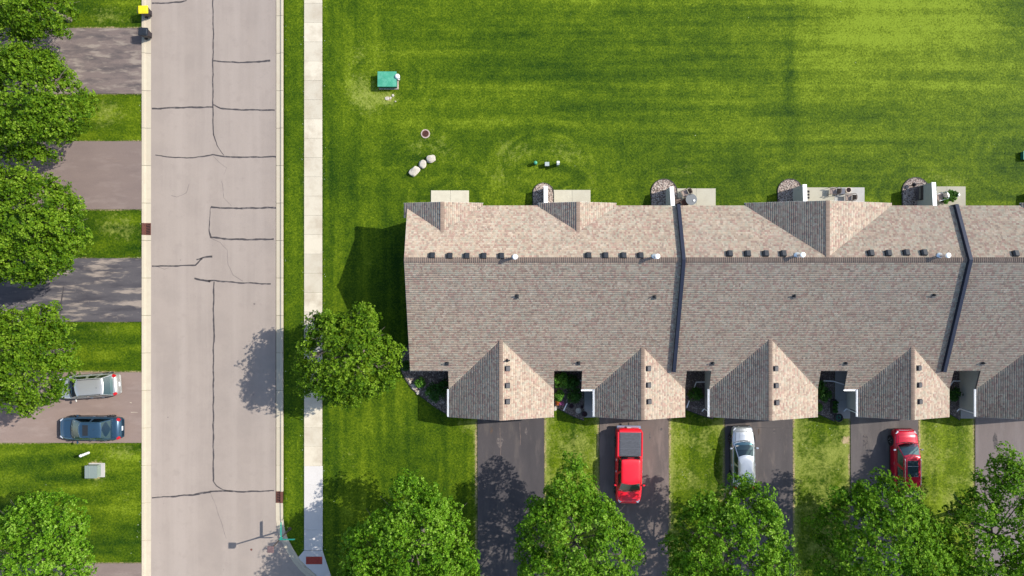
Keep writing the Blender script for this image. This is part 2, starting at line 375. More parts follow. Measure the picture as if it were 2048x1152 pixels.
def build_lawn():
    xs = np.concatenate([np.arange(-75, -44, 2.5), np.arange(-44, 46.01, .16), np.arange(48, 90, 2.5)])
    ys = np.concatenate([np.arange(-60, -27, 2.5), np.arange(-27, 26.01, .16), np.arange(28, 70, 2.5)])
    X, Y = np.meshgrid(xs, ys); nx, ny = len(xs), len(ys)
    z = ZL + .018 * (fbm(X * 1.1, Y * 1.1, 3) - .5) - .012
    z = np.where(road_mask(X, Y, .50), ZR - .12, z)
    # --- nap: how the mower left the blades lying (0 dark .. 1 pale)
    hor = vnoise(X / 5, Y / .21, 23) * .16 + fbm(X / 7 + 3, Y / .4 + .15 * np.sin(X / 6), 21, 2) * .39 + vnoise(X / 30, Y / .95, 5) * .3 + vnoise(X / 25, Y / 2.2, 6) * .15
    ver = fbm(X / .38, Y / 8, 31, 2) * .6 + vnoise(X / 1.1, Y / 40, 8) * .4
    wv = np.clip((-9.0 - X + 1.6 * (fbm(X / 3, Y / 3, 44) - .5)) / 3.0, 0, 1)
    wv = np.where(Y < 6.5, 1.0, wv)
    wv = np.where(X < -29, 0.0, wv); hor = np.where(X < -29, fbm(X / 5, Y / .8, 61, 2), hor)
    nap = hor * (1 - wv) + ver * wv
    nap = .54 + (nap - .5) * .95
    blot = fbm(X / 4.5, Y / 4.5, 71, 4) - .5
    nap = nap + blot * .55 - .03
    bare = np.zeros_like(X) - .45
    dry = .17 + .5 * (fbm(X / 2.2, Y / 2.2, 91, 4) - .5)
    for px, py, R, amt in RINGS:
        cx, cy = gx(px), gy(py); r = np.hypot((X - cx) / 1.35, Y - cy)
        a = np.arctan2(Y - cy, X - cx)
        wgt = np.exp(-((r - R * .72) / (R * .42)) ** 2) * amt * np.clip(fbm(a * 1.2 + px, r * .3, 17, 2) * 1.7, 0, 1)
        ring = vnoise(r * 3.6, a * .9 + px, 13) * .7 + vnoise(r * 8, a * 2, 14) * .3
        nap = nap * (1 - wgt * .8) + (ring * 1.1 - .02) * wgt * .8 + wgt * .06; dry = dry + wgt * .28 * ring
    # paler, drier, thinner ground; broad upper right patches paint sun sheen into the nap
    def patch(px, py, rx, ry, d, n_=0.0, sd=0):
        nonlocal nap, dry
        g = np.exp(-(((X - gx(px)) / rx) ** 2 + ((Y - gy(py)) / ry) ** 2)) * (.5 + fbm(X * 1.3, Y * 1.3, 200 + sd, 3))
        dry = dry + g * d; nap = nap + g * n_
    for i, p in enumerate([(715, 135, 1.6, 2.6, .30, .18), (720, 190, 1.5, 1.6, .32, .12), (760, 20, 3, 1, .1, .12), (800, 100, 2.6, 1.2, .1, .16), (1800, 60, 8, 5, -.06, .26), (1950, 130, 7, 6, -.02, .12), (1700, 150, 7, 5, -.03, .12),
                           (1595, 145, 1.0, 2.6, .12, .12), (1610, 205, 1.2, 1.0, .16, .16), (1580, 150, .5, 6, -.1, -.28), (1160, 310, 2.4, 1.2, .2, .14), (1020, 300, 1.6, .8, .2, .14), (870, 300, 1.4, 1.0, .25, .12), (740, 310, .8, 4, .1, .16),
                           (1880, 365, 3.0, 1.0, .3, .16), (1400, 340, 3, .6, .14, .12), (1700, 10, 8, 1.2, .02, .2), (1160, 20, 5, .8, .1, .1), (1010, 190, 5, 1, .04, .12),
                           (220, 230, 1.9, 1.5, .42, .1), (225, 455, 1.9, 1.4, .42, .1), (225, 30, 2, 1, .35, .08), (205, 660, 1.6, .7, .3, .1), (240, 700, 2, 1.2, .1, .05), (240, 905, 1.6, .8, .3, .1), (250, 1000, 1.4, 2.6, .18, .05), (150, 900, 5, .5, .1, .2), (190, 945, 1.1, 1, .6, .1), (80, 960, 5, 2.5, 0, -.10),
                           (778, 196, .9, .5, .6, .1), (850, 267, .6, .6, .3, .1), (930, 850, 1.2, .7, .45, .1), (700, 960, 2, 3, .08, .12), (850, 900, 3, 2.5, 0, .06), (590, 560, .7, 3, .1, .1), (590, 400, .6, 6, -.1, -.05), (587, 955, .5, 2.2, .2, .05), (1570, 590, .1, .1, 0, 0)]):
        patch(*p[:5], p[5] if len(p) > 5 else 0, sd=i)
    # strips of turf between the front driveways are thin and dry
    front = np.clip((-10.1 - Y) / .5, 0, 1) * np.clip((X - 2.3) / .5, 0, 1)
    dry = dry + front * (.33 + .70 * (fbm(X / 1.1, Y / 1.1, 301, 4) - .42)); nap = nap + front * .15
    for a, b, *_ in FD:
        d = np.minimum(abs(X - gx(a)), abs(X - gx(b)))
        dry = dry + np.where(Y < -10, np.exp(-(d / .4) ** 2) * .5, 0); bare = bare + np.where((Y < -9.9) & (X > -3.2), np.exp(-(d / .24) ** 2) * (.28 + .95 * fbm(Y * .5, X * .3 + 7, 401, 3)), 0)
    for a, b, *_ in WD:
        d = np.minimum(abs(Y - gy(a)), abs(Y - gy(b)))
        bare = bare + np.where(X < -29.3, np.exp(-(d / .14) ** 2) * (.3 + .8 * fbm(X * .5, Y * .3, 402, 2)), 0)
    for xk in (XL0 - .02, XR1 + .02, gx(608), gx(645)):
        dry = dry + np.exp(-((X - xk) / .13) ** 2) * .3
    nap = np.where((X > XR1) & (X < gx(608)), nap * .75 + .08, nap)
    nap = np.where((X > gx(644)) & (X < -3) & (Y < 7), nap + .07, nap); dry = np.where((X > gx(644)) & (X < -3) & (Y < 7), dry + .06, dry)
    for px, py, rr_, am_ in ((191, 940, .78, 1.0), (1575, 985, .1, 0), (1130, 985, .5, .4), (1690, 880, .35, .8), (778, 197, .3, .6)):
        bare = bare + np.exp(-(np.hypot(X - gx(px), Y - gy(py)) / rr_) ** 4) * am_ * (.6 + .7 * fbm(X * 2, Y * 2, 411, 2))
    V = np.stack([X, Y, z], -1).reshape(-1, 3)
    i = np.arange(ny - 1)[:, None] * nx + np.arange(nx - 1)[None]
    F = np.stack([i, i + 1, i + nx + 1, i + nx], -1).reshape(-1, 4)
    o = np_mesh('lawn', V, F, M['lawn'])
    at = o.data.attributes.new('turf', 'FLOAT_COLOR', 'POINT')
    c = np.ones((len(V), 4), np.float32); c[:, 0] = np.clip(nap, -.2, 1.3).ravel(); c[:, 1] = np.clip(dry, 0, 1.2).ravel(); c[:, 2] = np.clip(bare + .45, 0, 1).ravel()
    at.data.foreach_set('color', c.ravel())
    tag(o, kind='structure')
    # far ground, below
    b = MB().add([(-400, -400, -.4), (400, -400, -.4), (400, 400, -.4), (-400, 400, -.4)], [(0, 1, 2, 3)])
    g = b.build('ground', M['far']); tag(g, kind='structure')
    return V, c
M['far'] = mat('distant_grass', (.045, .09, .012), .9, layers=[(.05, one, (.03, .07, .008), .45, .6, .7)])
LV, LC = build_lawn()

# road
def sheet(name, poly, z, m, thick=.1, parent=None, bevel=0):
    return MB().prism(poly, z - thick, z).build(name, m, parent, bevel)
road = sheet('road', [(XL1 - .02, 130), (XL1 - .02, -130), (XR0 + .02, -130), (XR0 + .02, YX1), (150, YX1), (150, YX0)] + [(a - .02, b) for a, b in CV[::-1]] + [(XR0 + .02, 130)], ZR, M['road'], .2)
tag(road, kind='structure')
def ribbon(name, pts, wd, z, m, parent, wob=.25, sd=0):
    """uneven poured band following a path"""
    r = random.Random(sd); P = [Vector((gx(a), gy(b), 0)) for a, b in pts]; Q = []
    for i in range(len(P) - 1):
        n = max(1, int((P[i + 1] - P[i]).length / .22))
        for k in range(n): Q.append(P[i].lerp(P[i + 1], k / n))
    Q.append(P[-1]); vs = []; ww = wd if hasattr(wd, '__len__') else (wd, wd)
    ph = r.random() * 9
    for i, q in enumerate(Q):
        d = (Q[min(i + 1, len(Q) - 1)] - Q[max(i - 1, 0)]).normalized(); s = Vector((-d.y, d.x, 0))
        t = i / max(1, len(Q) - 1); h = (ww[0] * (1 - t) + ww[1] * t) / 2 * (1 + wob * (r.random() * 2 - 1))
        q = q + s * (math.sin(i * .9 + ph) * .018 + r.uniform(-.012, .012))
        vs += [tuple(q + s * h + Vector((0, 0, z + .006))), tuple(q - s * h + Vector((0, 0, z + .006)))]
    n = len(Q)
    fs = [(2 * i, 2 * i + 1, 2 * i + 3, 2 * i + 2) for i in range(n - 1)]
    return MB().add(vs, fs).build(name, m, parent)
seals = [([(303, 6), (340, 5), (362, 3), (371, 0), (372, -20)], .11), ([(424, -60), (425, 0), (426, 80), (425, 120), (425, 210), (426, 270)], .09), ([(426, 121), (460, 124), (500, 124), (540, 121)], (.1, .14)),
         ([(303, 217), (350, 215), (400, 214), (425, 214)], .13), ([(426, 209), (440, 216), (470, 219), (549, 220)], .12), ([(426, 268), (433, 290), (447, 310)], (.07, .05)),
         ([(310, 310), (350, 315), (390, 315), (425, 309)], (.07, .1)), ([(425, 309), (440, 311), (460, 314), (500, 314), (556, 313)], .12), ([(421, 414), (450, 416), (500, 416), (551, 415)], .13),
         ([(421, 414), (418, 440), (418, 462), (421, 475)], (.03, .12)), ([(420, 474), (450, 478), (500, 479), (547, 478)], .14), ([(303, 532), (345, 532), (390, 530), (404, 517)], .11), ([(392, 519), (405, 515), (424, 513)], (.1, .15)),
         ([(388, 557), (405, 560), (420, 563)], (.12, .2)), ([(416, 562), (428, 561), (470, 565), (541, 568)], .11), ([(427, 563), (426, 640), (428, 660), (426, 700), (426, 900), (426, 963)], .11), ([(426, 963), (433, 972), (445, 980), (460, 984)], .08),
         ([(303, 996), (350, 993), (385, 990), (420, 984)], (.09, .15)), ([(419, 984), (440, 982), (480, 984), (548, 982)], (.13, .1))]
for i, (p, wd) in enumerate(seals): ribbon('crack_seal', p, wd, ZR, M['seal'], road, sd=i)
hairs = [[(420, 985), (430, 1010), (440, 1040), (452, 1078)], [(421, 476), (440, 485), (453, 500), (456, 530), (465, 550), (485, 562)], [(425, 312), (440, 326), (452, 335), (447, 350)], [(443, 362), (447, 395), (462, 412)], [(352, 395), (372, 385), (378, 368)], [(342, 391), (352, 394)], [(315, 534), (328, 538), (336, 535)]]
for i, p in enumerate(hairs): ribbon('hairline_crack', p, .028, ZR, M['hair'], road, .5, sd=50 + i)
for q, (a, b, r) in enumerate([(502, 1100, .09), (335, 835, .05), (508, 608, .08), (506, 790, .04), (360, 520, .04), (447, 1140, .03)]):
    MB().prism([(gx(a) + r * math.cos(t * .7) * (1 + .2 * math.sin(t * 2.1)), gy(b) + r * math.sin(t * .7)) for t in range(9)], ZR - .01, ZR + .005).build('road_stain', M['rust'] if q == 0 else M['hair'], road)

# kerbs: swept gutter-and-kerb profile in cast lengths
PROF = [(0.0, ZR + .006), (.34, ZR + .012), (.40, ZR + .03), (.46, ZK - .01), (.52, ZK), (.66, ZK), (.66, -.25), (0, -.25)]
def kerb_piece(path, side, wid, parent):
    """path runs along the road edge; side=+1 builds to the right of travel"""
    vs = []; n = len(PROF); P = [Vector((a, b, 0)) for a, b in path]
    for i, p in enumerate(P):
        d = (P[min(i + 1, len(P) - 1)] - P[max(i - 1, 0)]).normalized(); s = Vector((d.y, -d.x, 0)) * side
        for a, z in PROF: vs.append(tuple(p + s * (a * wid / .66) + Vector((0, 0, z))))
    fs = [(i * n + k, i * n + (k + 1) % n, (i + 1) * n + (k + 1) % n, (i + 1) * n + k) for i in range(len(P) - 1) for k in range(n)]
    fs += [tuple(range(n)), tuple((len(P) - 1) * n + k for k in range(n))[::-1]]
    return MB().add(vs, fs).build('kerb_segment', M['kerb'], parent)
kl = bpy.data.objects.new('kerb', None); COL.objects.link(kl); tag(kl, kind='structure')
kr = bpy.data.objects.new('kerb', None); COL.objects.link(kr); tag(kr, kind='structure')
def cuts(y0, y1, st, off, skip=()):
    r = []; y = y0 + off
    while y < y1: r.append((y + .014, min(y + st, y1) - .014)); y += st
    out = []
    for a, b in r:
        for s0, s1 in skip:
            if a < s1 and b > s0:
                if s0 - a > .1: out.append((a, s0))
                if b - s1 > .1: out.append((s1, b))
                break
        else: out.append((a, b))
    return out
CB1 = (gy(470), gy(446)); CB2 = (gy(1006), gy(983))
for a, b in cuts(-48.0, 48, 3.0, .8, [CB1]): kerb_piece([(XL1, a), (XL1, b)], -1, XL1 - XL0, kl)
for a, b in cuts(gy(1006), 48, 3.0, 0, [CB2]): kerb_piece([(XR0, a), (XR0, b)], 1, XR1 - XR0, kr)
def resample(P, st):
    P = [Vector((a, b)) for a, b in P]; out = [P[0]]
    for i in range(len(P) - 1):
        n = max(1, int((P[i + 1] - P[i]).length / st))
        for k in range(1, n + 1): out.append(P[i].lerp(P[i + 1], k / n))
    return [tuple(p) for p in out]
cvp = resample(CV, .35); ks = 7
cvp[0] = (CV[0][0], gy(1006.4))
for i in range(0, len(cvp) - 1, ks): kerb_piece(cvp[i:i + ks + 1], -1, .6, kr)
for a, b in cuts(CV[-1][0], 60, 3.0, 0): kerb_piece([(a, YX0), (b, YX0)], -1, .6, kr)

# sidewalk
sw = bpy.data.objects.new('sidewalk', None); COL.objects.link(sw); tag(sw, kind='structure')
SX0, SX1 = gx(608.5), gx(644.5)
y = gy(932) + .006; k = 0
while y < 48:
    j = random.uniform(-.004, .004)
    MB().box(((SX0 + SX1) / 2, y + .765, ZW - .06 + j), (SX1 - SX0, 1.53, .12)).build('slab', M['walk'], sw, .006, seg=1)
    y += 1.542; k += 1
for a, b in ((932, 969.5), (969.5, 1014), (1014, 1059.6), (1059.6, 1100.5)):
    MB().box(((SX0 + SX1) / 2 + .02, (gy(a) + gy(b)) / 2, ZW - .05), (SX1 - SX0 + .03, gy(a) - gy(b) - .012, .12)).build('slab', M['newwalk'], sw, .006, seg=1)
cvo = []
for i, p in enumerate(cvp):
    d = (Vector(cvp[min(i + 1, len(cvp) - 1)]) - Vector(cvp[max(i - 1, 0)])).normalized(); cvo.append((p[0] - d.y * .62, p[1] + d.x * .62))
rp = [p for p in cvo if gy(1176) < p[1] < gy(1118)]
ramp = [(gx(608), gy(1101.2)), (gx(645), gy(1101.2)), (gx(650), gy(1116)), (gx(662), gy(1152)), (gx(672), gy(1178))] + [(x + .01, y_) for x, y_ in rp[::-1]] + [(gx(595), gy(1116))]
sheet('ramp', ramp, ZW + .002, M['newwalk'], .14, sw)
tp = bpy.data.objects.new('tactile_plate', None)
tpl = MB().box((gx(628.5), gy(1120.5), ZW + .012), (gx(644.5) - gx(612), .6, .02)).build('tactile_plate', M['tact'], sw, .004, seg=1)
b = MB()
for i in range(15):
    for j in range(6): b.box((gx(612) + .06 + i * .085, gy(1128) + .08 + j * .088, ZW + .026), (.03, .03, .01), taper=.6)
o = b.build('tactile_domes', M['tact'], tpl); tag(o, kind='stuff')

# driveways, each a sheet of its own
for a, b_, mk, lab in WD:
    o = sheet('driveway', [(-62, gy(b_)), (XL0 - .005, gy(b_) - .02), (XL0 - .005, gy(a) + .02), (-62, gy(a))], ZW, M[mk], .15); tag(o, kind='structure'); o['label'] = lab
for a, b_, mk, lab in FD:
    xa, xb = gx(a), gx(b_)
    o = sheet('driveway', [(xa, -9.55), (xa + .02, -16), (xa - .0, YX0 + .64), (xb, YX0 + .64), (xb + .02, -16), (xb, -9.55)], ZW, M[mk], .15); tag(o, kind='structure'); o['label'] = lab
    MB().box(((xa + xb) / 2, -9.5, ZW + .01), (xb - xa, .5, .05)).build('garage_apron', M['d_a'], o)
# seam and scratches on the drives
DR = [o for o in bpy.data.objects if o.name.startswith('driveway')]
ribbon('joint_seam', [(127, 573), (124, 600), (119, 640)], .12, ZW, M['seal'], DR[2], sd=91)
ribbon('joint_seam', [(1451, 853), (1500, 855), (1584, 856)], .035, ZW, M['seal'], DR[7], sd=92)
for i, (p, dk) in enumerate([([(262, 825), (276, 825)], 3), ([(1000, 856), (1002, 910)], 5), ([(330 - 70, 805), (264, 806)], 3), ([(1040, 845), (1041, 890)], 5), ([(208, 331), (228, 323), (243, 322)], 1), ([(213, 318), (235, 317)], 1)]):
    ribbon('scratch', p, .03, ZW, M['kerb'] if i in (0, 2) else M['d_w4'], DR[dk], .6, sd=95 + i)

for q, (a, b_, ra, rb, mk, dk, zz) in enumerate([(983, 861, .12, .3, 'stain', 5, 0), (1000, 884, .3, .5, 'pale_stain', 5, 0), (1052, 862, .1, .35, 'pale_stain', 5, 0), (1300, 872, .08, .4, 'pale_stain', 6, 0), (1322, 858, .15, .12, 'pale_stain', 6, 0), (1517, 864, .07, .3, 'stain', 7, 0), (1548, 862, .1, .3, 'pale_stain', 7, 0), (1560, 882, .05, .25, 'pale_stain', 7, 0), (1730, 880, .3, .6, 'pale_stain', 8, 0), (1990, 880, .2, .7, 'pale_stain', 9, 0)]):
    rr_ = random.Random(q); P_ = [(gx(a) + ra * math.cos(t * .45) * rr_.uniform(.6, 1.2), gy(b_) + rb * math.sin(t * .45) * rr_.uniform(.6, 1.2)) for t in range(14)]
    MB().prism(P_, ZW - .01, ZW + .003).build('driveway_stain', M[mk], DR[dk])
# front walks
def path_slabs(x0, x1, ytop, ybot, n):
    p = bpy.data.objects.new('walkway', None); COL.objects.link(p); tag(p, kind='structure')
    h = (ytop - ybot) / n
    for i in range(n): MB().box(((x0 + x1) / 2, ybot + h * (i + .5), ZW - .05), (x1 - x0, h - .012, .1)).build('slab', M['path'], p, .006, seg=1)
path_slabs(gx(1168.5), gx(1189), -6.0, gy(835), 3); path_slabs(gx(1670), gx(1700.5), -6.0, gy(837), 3); path_slabs(gx(1921), gx(1949), -6.0, gy(837), 3)

# catch basins
def catch_basin(x0, x1, y0, y1, left, label):
    t = thing('catch_basin', label, 'storm drain', ((x0 + x1) / 2, (y0 + y1) / 2, 0), group='rusty storm drains in the kerb')
    wx, wy = x1 - x0, y1 - y0; s = -1 if left else 1
    MB().box((0, 0, -.15), (wx, wy, .16)).build('pit', M['black'], t)
    f = MB(); gw = wx * .64; cx = -s * (wx - gw) / 2
    f.box((cx, wy / 2 - .025, ZR + .01), (gw, .05, .06)).box((cx, -wy / 2 + .025, ZR + .01), (gw, .05, .06)).box((cx - gw / 2 + .02, 0, ZR + .01), (.04, wy - .102, .058)).box((cx + gw / 2 - .02, 0, ZR + .01), (.04, wy - .102, .058))
    f.build('frame', M['rust'], t)
    for i in range(7): MB().beam((cx - gw / 2 + .04, -wy / 2 + .1 + i * .13 - .03, ZR + .012), (cx + gw / 2 - .04, -wy / 2 + .1 + i * .13 + .03, ZR + .012), .055, .03).build('bar', M['rust'], t)
    MB().box((s * gw / 2, 0, ZK - .04), (wx - gw - .004, wy, .1)).build('curb_hood', M['rust'], t, .01)
catch_basin(XL0, XL1, CB1[0], CB1[1], True, 'rusty curb drain with grate at the left edge of the road')
catch_basin(XR0, XR1, CB2[0], CB2[1], False, 'rusty curb drain with grate at the right edge of the road near the corner')

# ------------------------------------------------------------------ townhouse row
bld = thing('townhouse_row', 'long beige townhouse building with mottled brown and tan shingle roof beside the lawn', 'building')
RZ, RY, KS, KN = 5.97, 2.0, .359, .386
SE, SX, NE = -6.28, -7.75, 6.07
X0, X1 = -7.70, 52.9
PARA = [12.2, 32.56]
GAR = [(-.82, 4.01, -4.83, 3.19, 3.87, 1), (9.76, 3.46, 5.31, 13.22, 3.67, 2), (19.22, 4.14, 15.07, 23.36, 3.9, 1), (29.92, 3.5, 25.39, 33.42, 3.68, 2), (39.55, 4.1, 35.45, 43.65, 3.89, 1), (50.1, 3.5, 45.7, 53.0, 3.68, 2)]
ZE = 2.47; GF = -9.86
NG = [(-5.05, 5.17, .258, 2.9), (4.80, 5.17, .258, 2.87), (22.55, 5.9, .278, 5.4), (40.3, 5.17, .258, 2.87)]
def zs(y): return RZ - KS * (RY - y)
def zn(y): return RZ - KN * (y - RY)
PAL = np.array([(.365, .290, .220), (.340, .268, .205), (.325, .300, .235), (.385, .325, .262), (.270, .175, .140), (.300, .188, .155), (.235, .185, .150), (.315, .238, .185)])
PAL = (PAL * .74 + PAL.mean(0) * .26) * np.array([1.02, 1.01, .97])
PW = np.array([.2, .16, .17, .13, .1, .09, .06, .09])
def sub_iv(ivs, a, b):
    o = []
    for p, q in ivs:
        if b <= p or a >= q: o.append((p, q)); continue
        if a > p: o.append((p, a))
        if b < q: o.append((b, q))
    return o
def plane_shingles(P0, U, Vh, k, v0, v1, iv, deckname, pal=1.0, seed=0):
    """P0 origin; U eave direction; Vh plan direction up the slope; k rise per plan metre"""
    rg = np.random.default_rng(seed); P0 = np.array(P0, float); U = np.array(U, float); Vh = np.array(Vh, float)
    sl = math.sqrt(1 + k * k); nrm = np.cross(U, Vh + np.array([0, 0, k])); nrm /= np.linalg.norm(nrm)
    if nrm[2] < 0: nrm = -nrm
    st = .143 / sl
    def pt(u, v, h): return P0 + U * u + (Vh + np.array([0, 0, k])) * v + nrm * h
    verts = []; faces = []; tones = []; dk = MB(); v = v0; row = 0
    while v < v1 - .01:
        ve = min(v + st, v1); A = iv(v + .002); B = iv(ve - .002)
        if len(A) != len(B): A = B = iv((v + ve) / 2)
        for (a0, b0), (a1, b1) in zip(A, B):
            if b0 - a0 < .03 and b1 - a1 < .03: continue
            lo, hi = max(a0, a1), min(b0, b1)
            us = [None]; u = lo + rg.uniform(.05, .3)
            while u < hi - .08: us.append(u); u += rg.choice((.09, .11, .14, .17, .22))* rg.uniform(.85, 1.15)
            us.append(None)
            for i in range(len(us) - 1):
                l0, l1 = (a0, a1) if us[i] is None else (us[i], us[i])
                r0, r1 = (b0, b1) if us[i + 1] is None else (us[i + 1], us[i + 1])
                um = (l0 + r0) / 2; lift = rg.uniform(0, .005)
                n = len(verts)
                verts += [pt(l0, v, .005 + lift), pt(r0, v, .005 + lift), pt(r1, ve + .008, .004), pt(l1, ve + .008, .004), pt(l0, v + .004, .0), pt(r0, v + .004, .0)]
                faces += [(n, n + 1, n + 2, n + 3), (n + 4, n + 5, n + 1, n)]
                c = PAL[rg.choice(8, p=PW)] * rg.uniform(.86, 1.12)
                m_ = float(vnoise(np.array(um * 1.3 + seed), np.array(v * 4.0), seed))
                c = c * (.93 + .14 * m_); tones += [c, c]
        v = ve; row += 1
    v = v0
    while v < v1 - .001:
        ve = min(v + .35, v1); A = iv(v + .002); B = iv(ve - .002)
        if len(A) != len(B):
            ve = min(v + .06, v1); A = iv(v + .002); B = iv(ve - .002)
            if len(A) != len(B): A = B = iv((v + ve) / 2)
        for (a0, b0), (a1, b1) in zip(A, B):
            q = [pt(a0, v, 0), pt(b0, v, 0), pt(b1, ve, 0), pt(a1, ve, 0)]
            lowr = [p - np.array([0, 0, .15]) for p in q]
            dk.add(lowr + q, [(3, 2, 1, 0), (4, 5, 6, 7), (0, 1, 5, 4), (1, 2, 6, 5), (2, 3, 7, 6), (3, 0, 4, 7)])
        v = ve
    d = dk.build(deckname, M['deck'], bld)
    o = np_mesh('shingles', verts, faces, M['shingle'], d, np.array(tones) * pal); tag(o, kind='stuff')
    return d
def iv_s(xa, xb):
    def f(v):
        y = SX + v; z = zs(y)
        ivs = [(xa, xb)]
        if y < SE:
            ivs = []
            for g in GAR:
                a, b_ = max(xa, g[2]), min(xb + (1.1 if y < SE else 0), g[3])
                if b_ - a > .2 and g[2] >= xa - .01: ivs.append((a, b_))
        for g in GAR:
            if z < g[4]:
                h = (g[4] - z) / ((g[4] - ZE) / g[1]); ivs = sub_iv(ivs, g[0] - h, g[0] + h)
        return ivs
    return f
def iv_n(xa, xb):
    def f(v):
        y = NE - v; z = zn(y); ivs = [(xa, xb)]
        for xr, zr, k, hw in NG:
            if z < zr: h = min((zr - z) / k, hw); ivs = sub_iv(ivs, xr - h, xr + h)
        return ivs
    return f
secs = [(X0, PARA[0]), (PARA[0] + .0, PARA[1]), (PARA[1], X1)]
for i, (a, b_) in enumerate(secs):
    plane_shingles((0, SX, zs(SX)), (1, 0, 0), (0, 1, 0), KS, 0, RY - SX, iv_s(a, b_), 'south_roof_slope', seed=40 + i)
    plane_shingles((0, NE, zn(NE)), (-1, 0, 0), (0, -1, 0), KN, 0, NE - RY, (lambda F: lambda v: [(-q, -p) for p, q in F(v)][::-1])(iv_n(a, b_)), 'north_roof_slope', seed=50 + i)
for gi, (xr, hw, ea, eb, zr, kind) in enumerate(GAR):
    k = (zr - ZE) / hw
    def ytop(d): return min(RY - (RZ - (zr - k * d)) / KS, RY)
    plane_shingles((xr - hw, 0, ZE), (0, -1, 0), (1, 0, 0), k, 0, hw, lambda v, hw=hw, yt=ytop: [(-yt(hw - v), -GF)], 'garage_roof', seed=60 + gi)
    plane_shingles((xr + hw, 0, ZE), (0, 1, 0), (-1, 0, 0), k, 0, hw, lambda v, hw=hw, yt=ytop: [(GF, yt(hw - v))], 'garage_roof', seed=70 + gi)
NF = 6.25
for gi, (xr, zr, k, hw) in enumerate(NG):
    def ybot(d, zr=zr, k=k): return RY + (RZ - (zr - k * d)) / KN
    def ivw(v, hw=hw, yb=ybot, gi=gi):
        y0_ = yb(hw - v)
        if gi == 0 and hw - v > 2.68: y0_ = 5.15
        return [(min(y0_, NF - .03), NF)]
    ivw2 = lambda v, f=ivw: [(-q, -p) for p, q in f(v)]
    plane_shingles((xr - hw, 0, zr - k * hw), (0, -1, 0), (1, 0, 0), k, 0, hw, ivw2, 'patio_gable_roof', seed=80 + gi)
    plane_shingles((xr + hw, 0, zr - k * hw), (0, 1, 0), (-1, 0, 0), k, 0, hw, lambda v, hw=hw, yb=ybot: [(min(yb(hw - v), NF - .03), NF)], 'patio_gable_roof', seed=90 + gi)

# ridge caps: folded shingles one after another
def ridge_caps(p0, p1, kk, wd, seed, name='ridge_caps'):
    rg = np.random.default_rng(seed); p0 = np.array(p0, float); p1 = np.array(p1, float)
    L = np.linalg.norm(p1 - p0); d = (p1 - p0) / L; s = np.array([-d[1], d[0], 0]); V = []; F = []; T = []
    n = int(L / .145)
    for i in range(n):
        a = p0 + d * (i * L / n); b_ = p0 + d * ((i + 1) * L / n + .02); q = len(V)
        for p, h in ((a, .075), (b_, .040)):
            V += [p + s * wd + np.array([0, 0, h - kk * wd]), p + np.array([0, 0, h]), p - s * wd + np.array([0, 0, h - kk * wd])]
        V += [p0 + d * (i * L / n) + s * wd + np.array([0, 0, .0 - kk * wd]), p0 + d * (i * L / n) + np.array([0, 0, .03]), p0 + d * (i * L / n) - s * wd + np.array([0, 0, -kk * wd])]
        F += [(q, q + 1, q + 4, q + 3), (q + 1, q + 2, q + 5, q + 4), (q + 6, q + 7, q + 1, q), (q + 7, q + 8, q + 2, q + 1)]
        c = (PAL[4] * .45 + PAL[1] * .42) * rg.uniform(.85, 1.1); T += [c, c, c * .4, c * .4]
    o = np_mesh(name, V, F, M['cap'], bld, np.array(T)); tag(o, kind='stuff')
for i, (a, b_) in enumerate(secs): ridge_caps((a + (.1 if i else 0), RY, RZ), (b_ - .1, RY, RZ), .36, .19, 100 + i)
for i, g in enumerate(GAR):
    ridge_caps((g[0], GF, g[4]), (g[0], RY - (RZ - g[4]) / KS, g[4]), .35, .15, 110 + i)
for i, g in enumerate(NG):
    ridge_caps((g[0], NF, g[1]), (g[0], RY + (RZ - g[1]) / KN, g[1]), .26, .14, 120 + i)
# parapet fire walls between the sections
for px_ in PARA:
    b = MB(); wd = .11; hh = .30
    for (ya, za, yb, zb) in ((NE + .06, zn(NE + .06), RY, RZ), (RY, RZ, SE - .04, zs(SE - .04))):
        vs = [(px_ - wd, ya, za - .3), (px_ + wd, ya, za - .3), (px_ + wd, ya, za + hh), (px_ - wd, ya, za + hh), (px_ - wd, yb, zb - .3), (px_ + wd, yb, zb - .3), (px_ + wd, yb, zb + hh), (px_ - wd, yb, zb + hh)]
        b.add(vs, [(0, 1, 2, 3), (7, 6, 5, 4), (0, 4, 5, 1), (1, 5, 6, 2), (2, 6, 7, 3), (3, 7, 4, 0)])
    p = b.build('parapet', M['flash'], bld)
    b = MB()
    for (ya, za, yb, zb) in ((NE + .07, zn(NE + .07), RY, RZ), (RY, RZ, SE - .05, zs(SE - .05))):
        b.beam((px_, ya, za + hh + .012), (px_, yb, zb + hh + .012), .25, .02)
    b.build('parapet_cap', M['flash'], p)

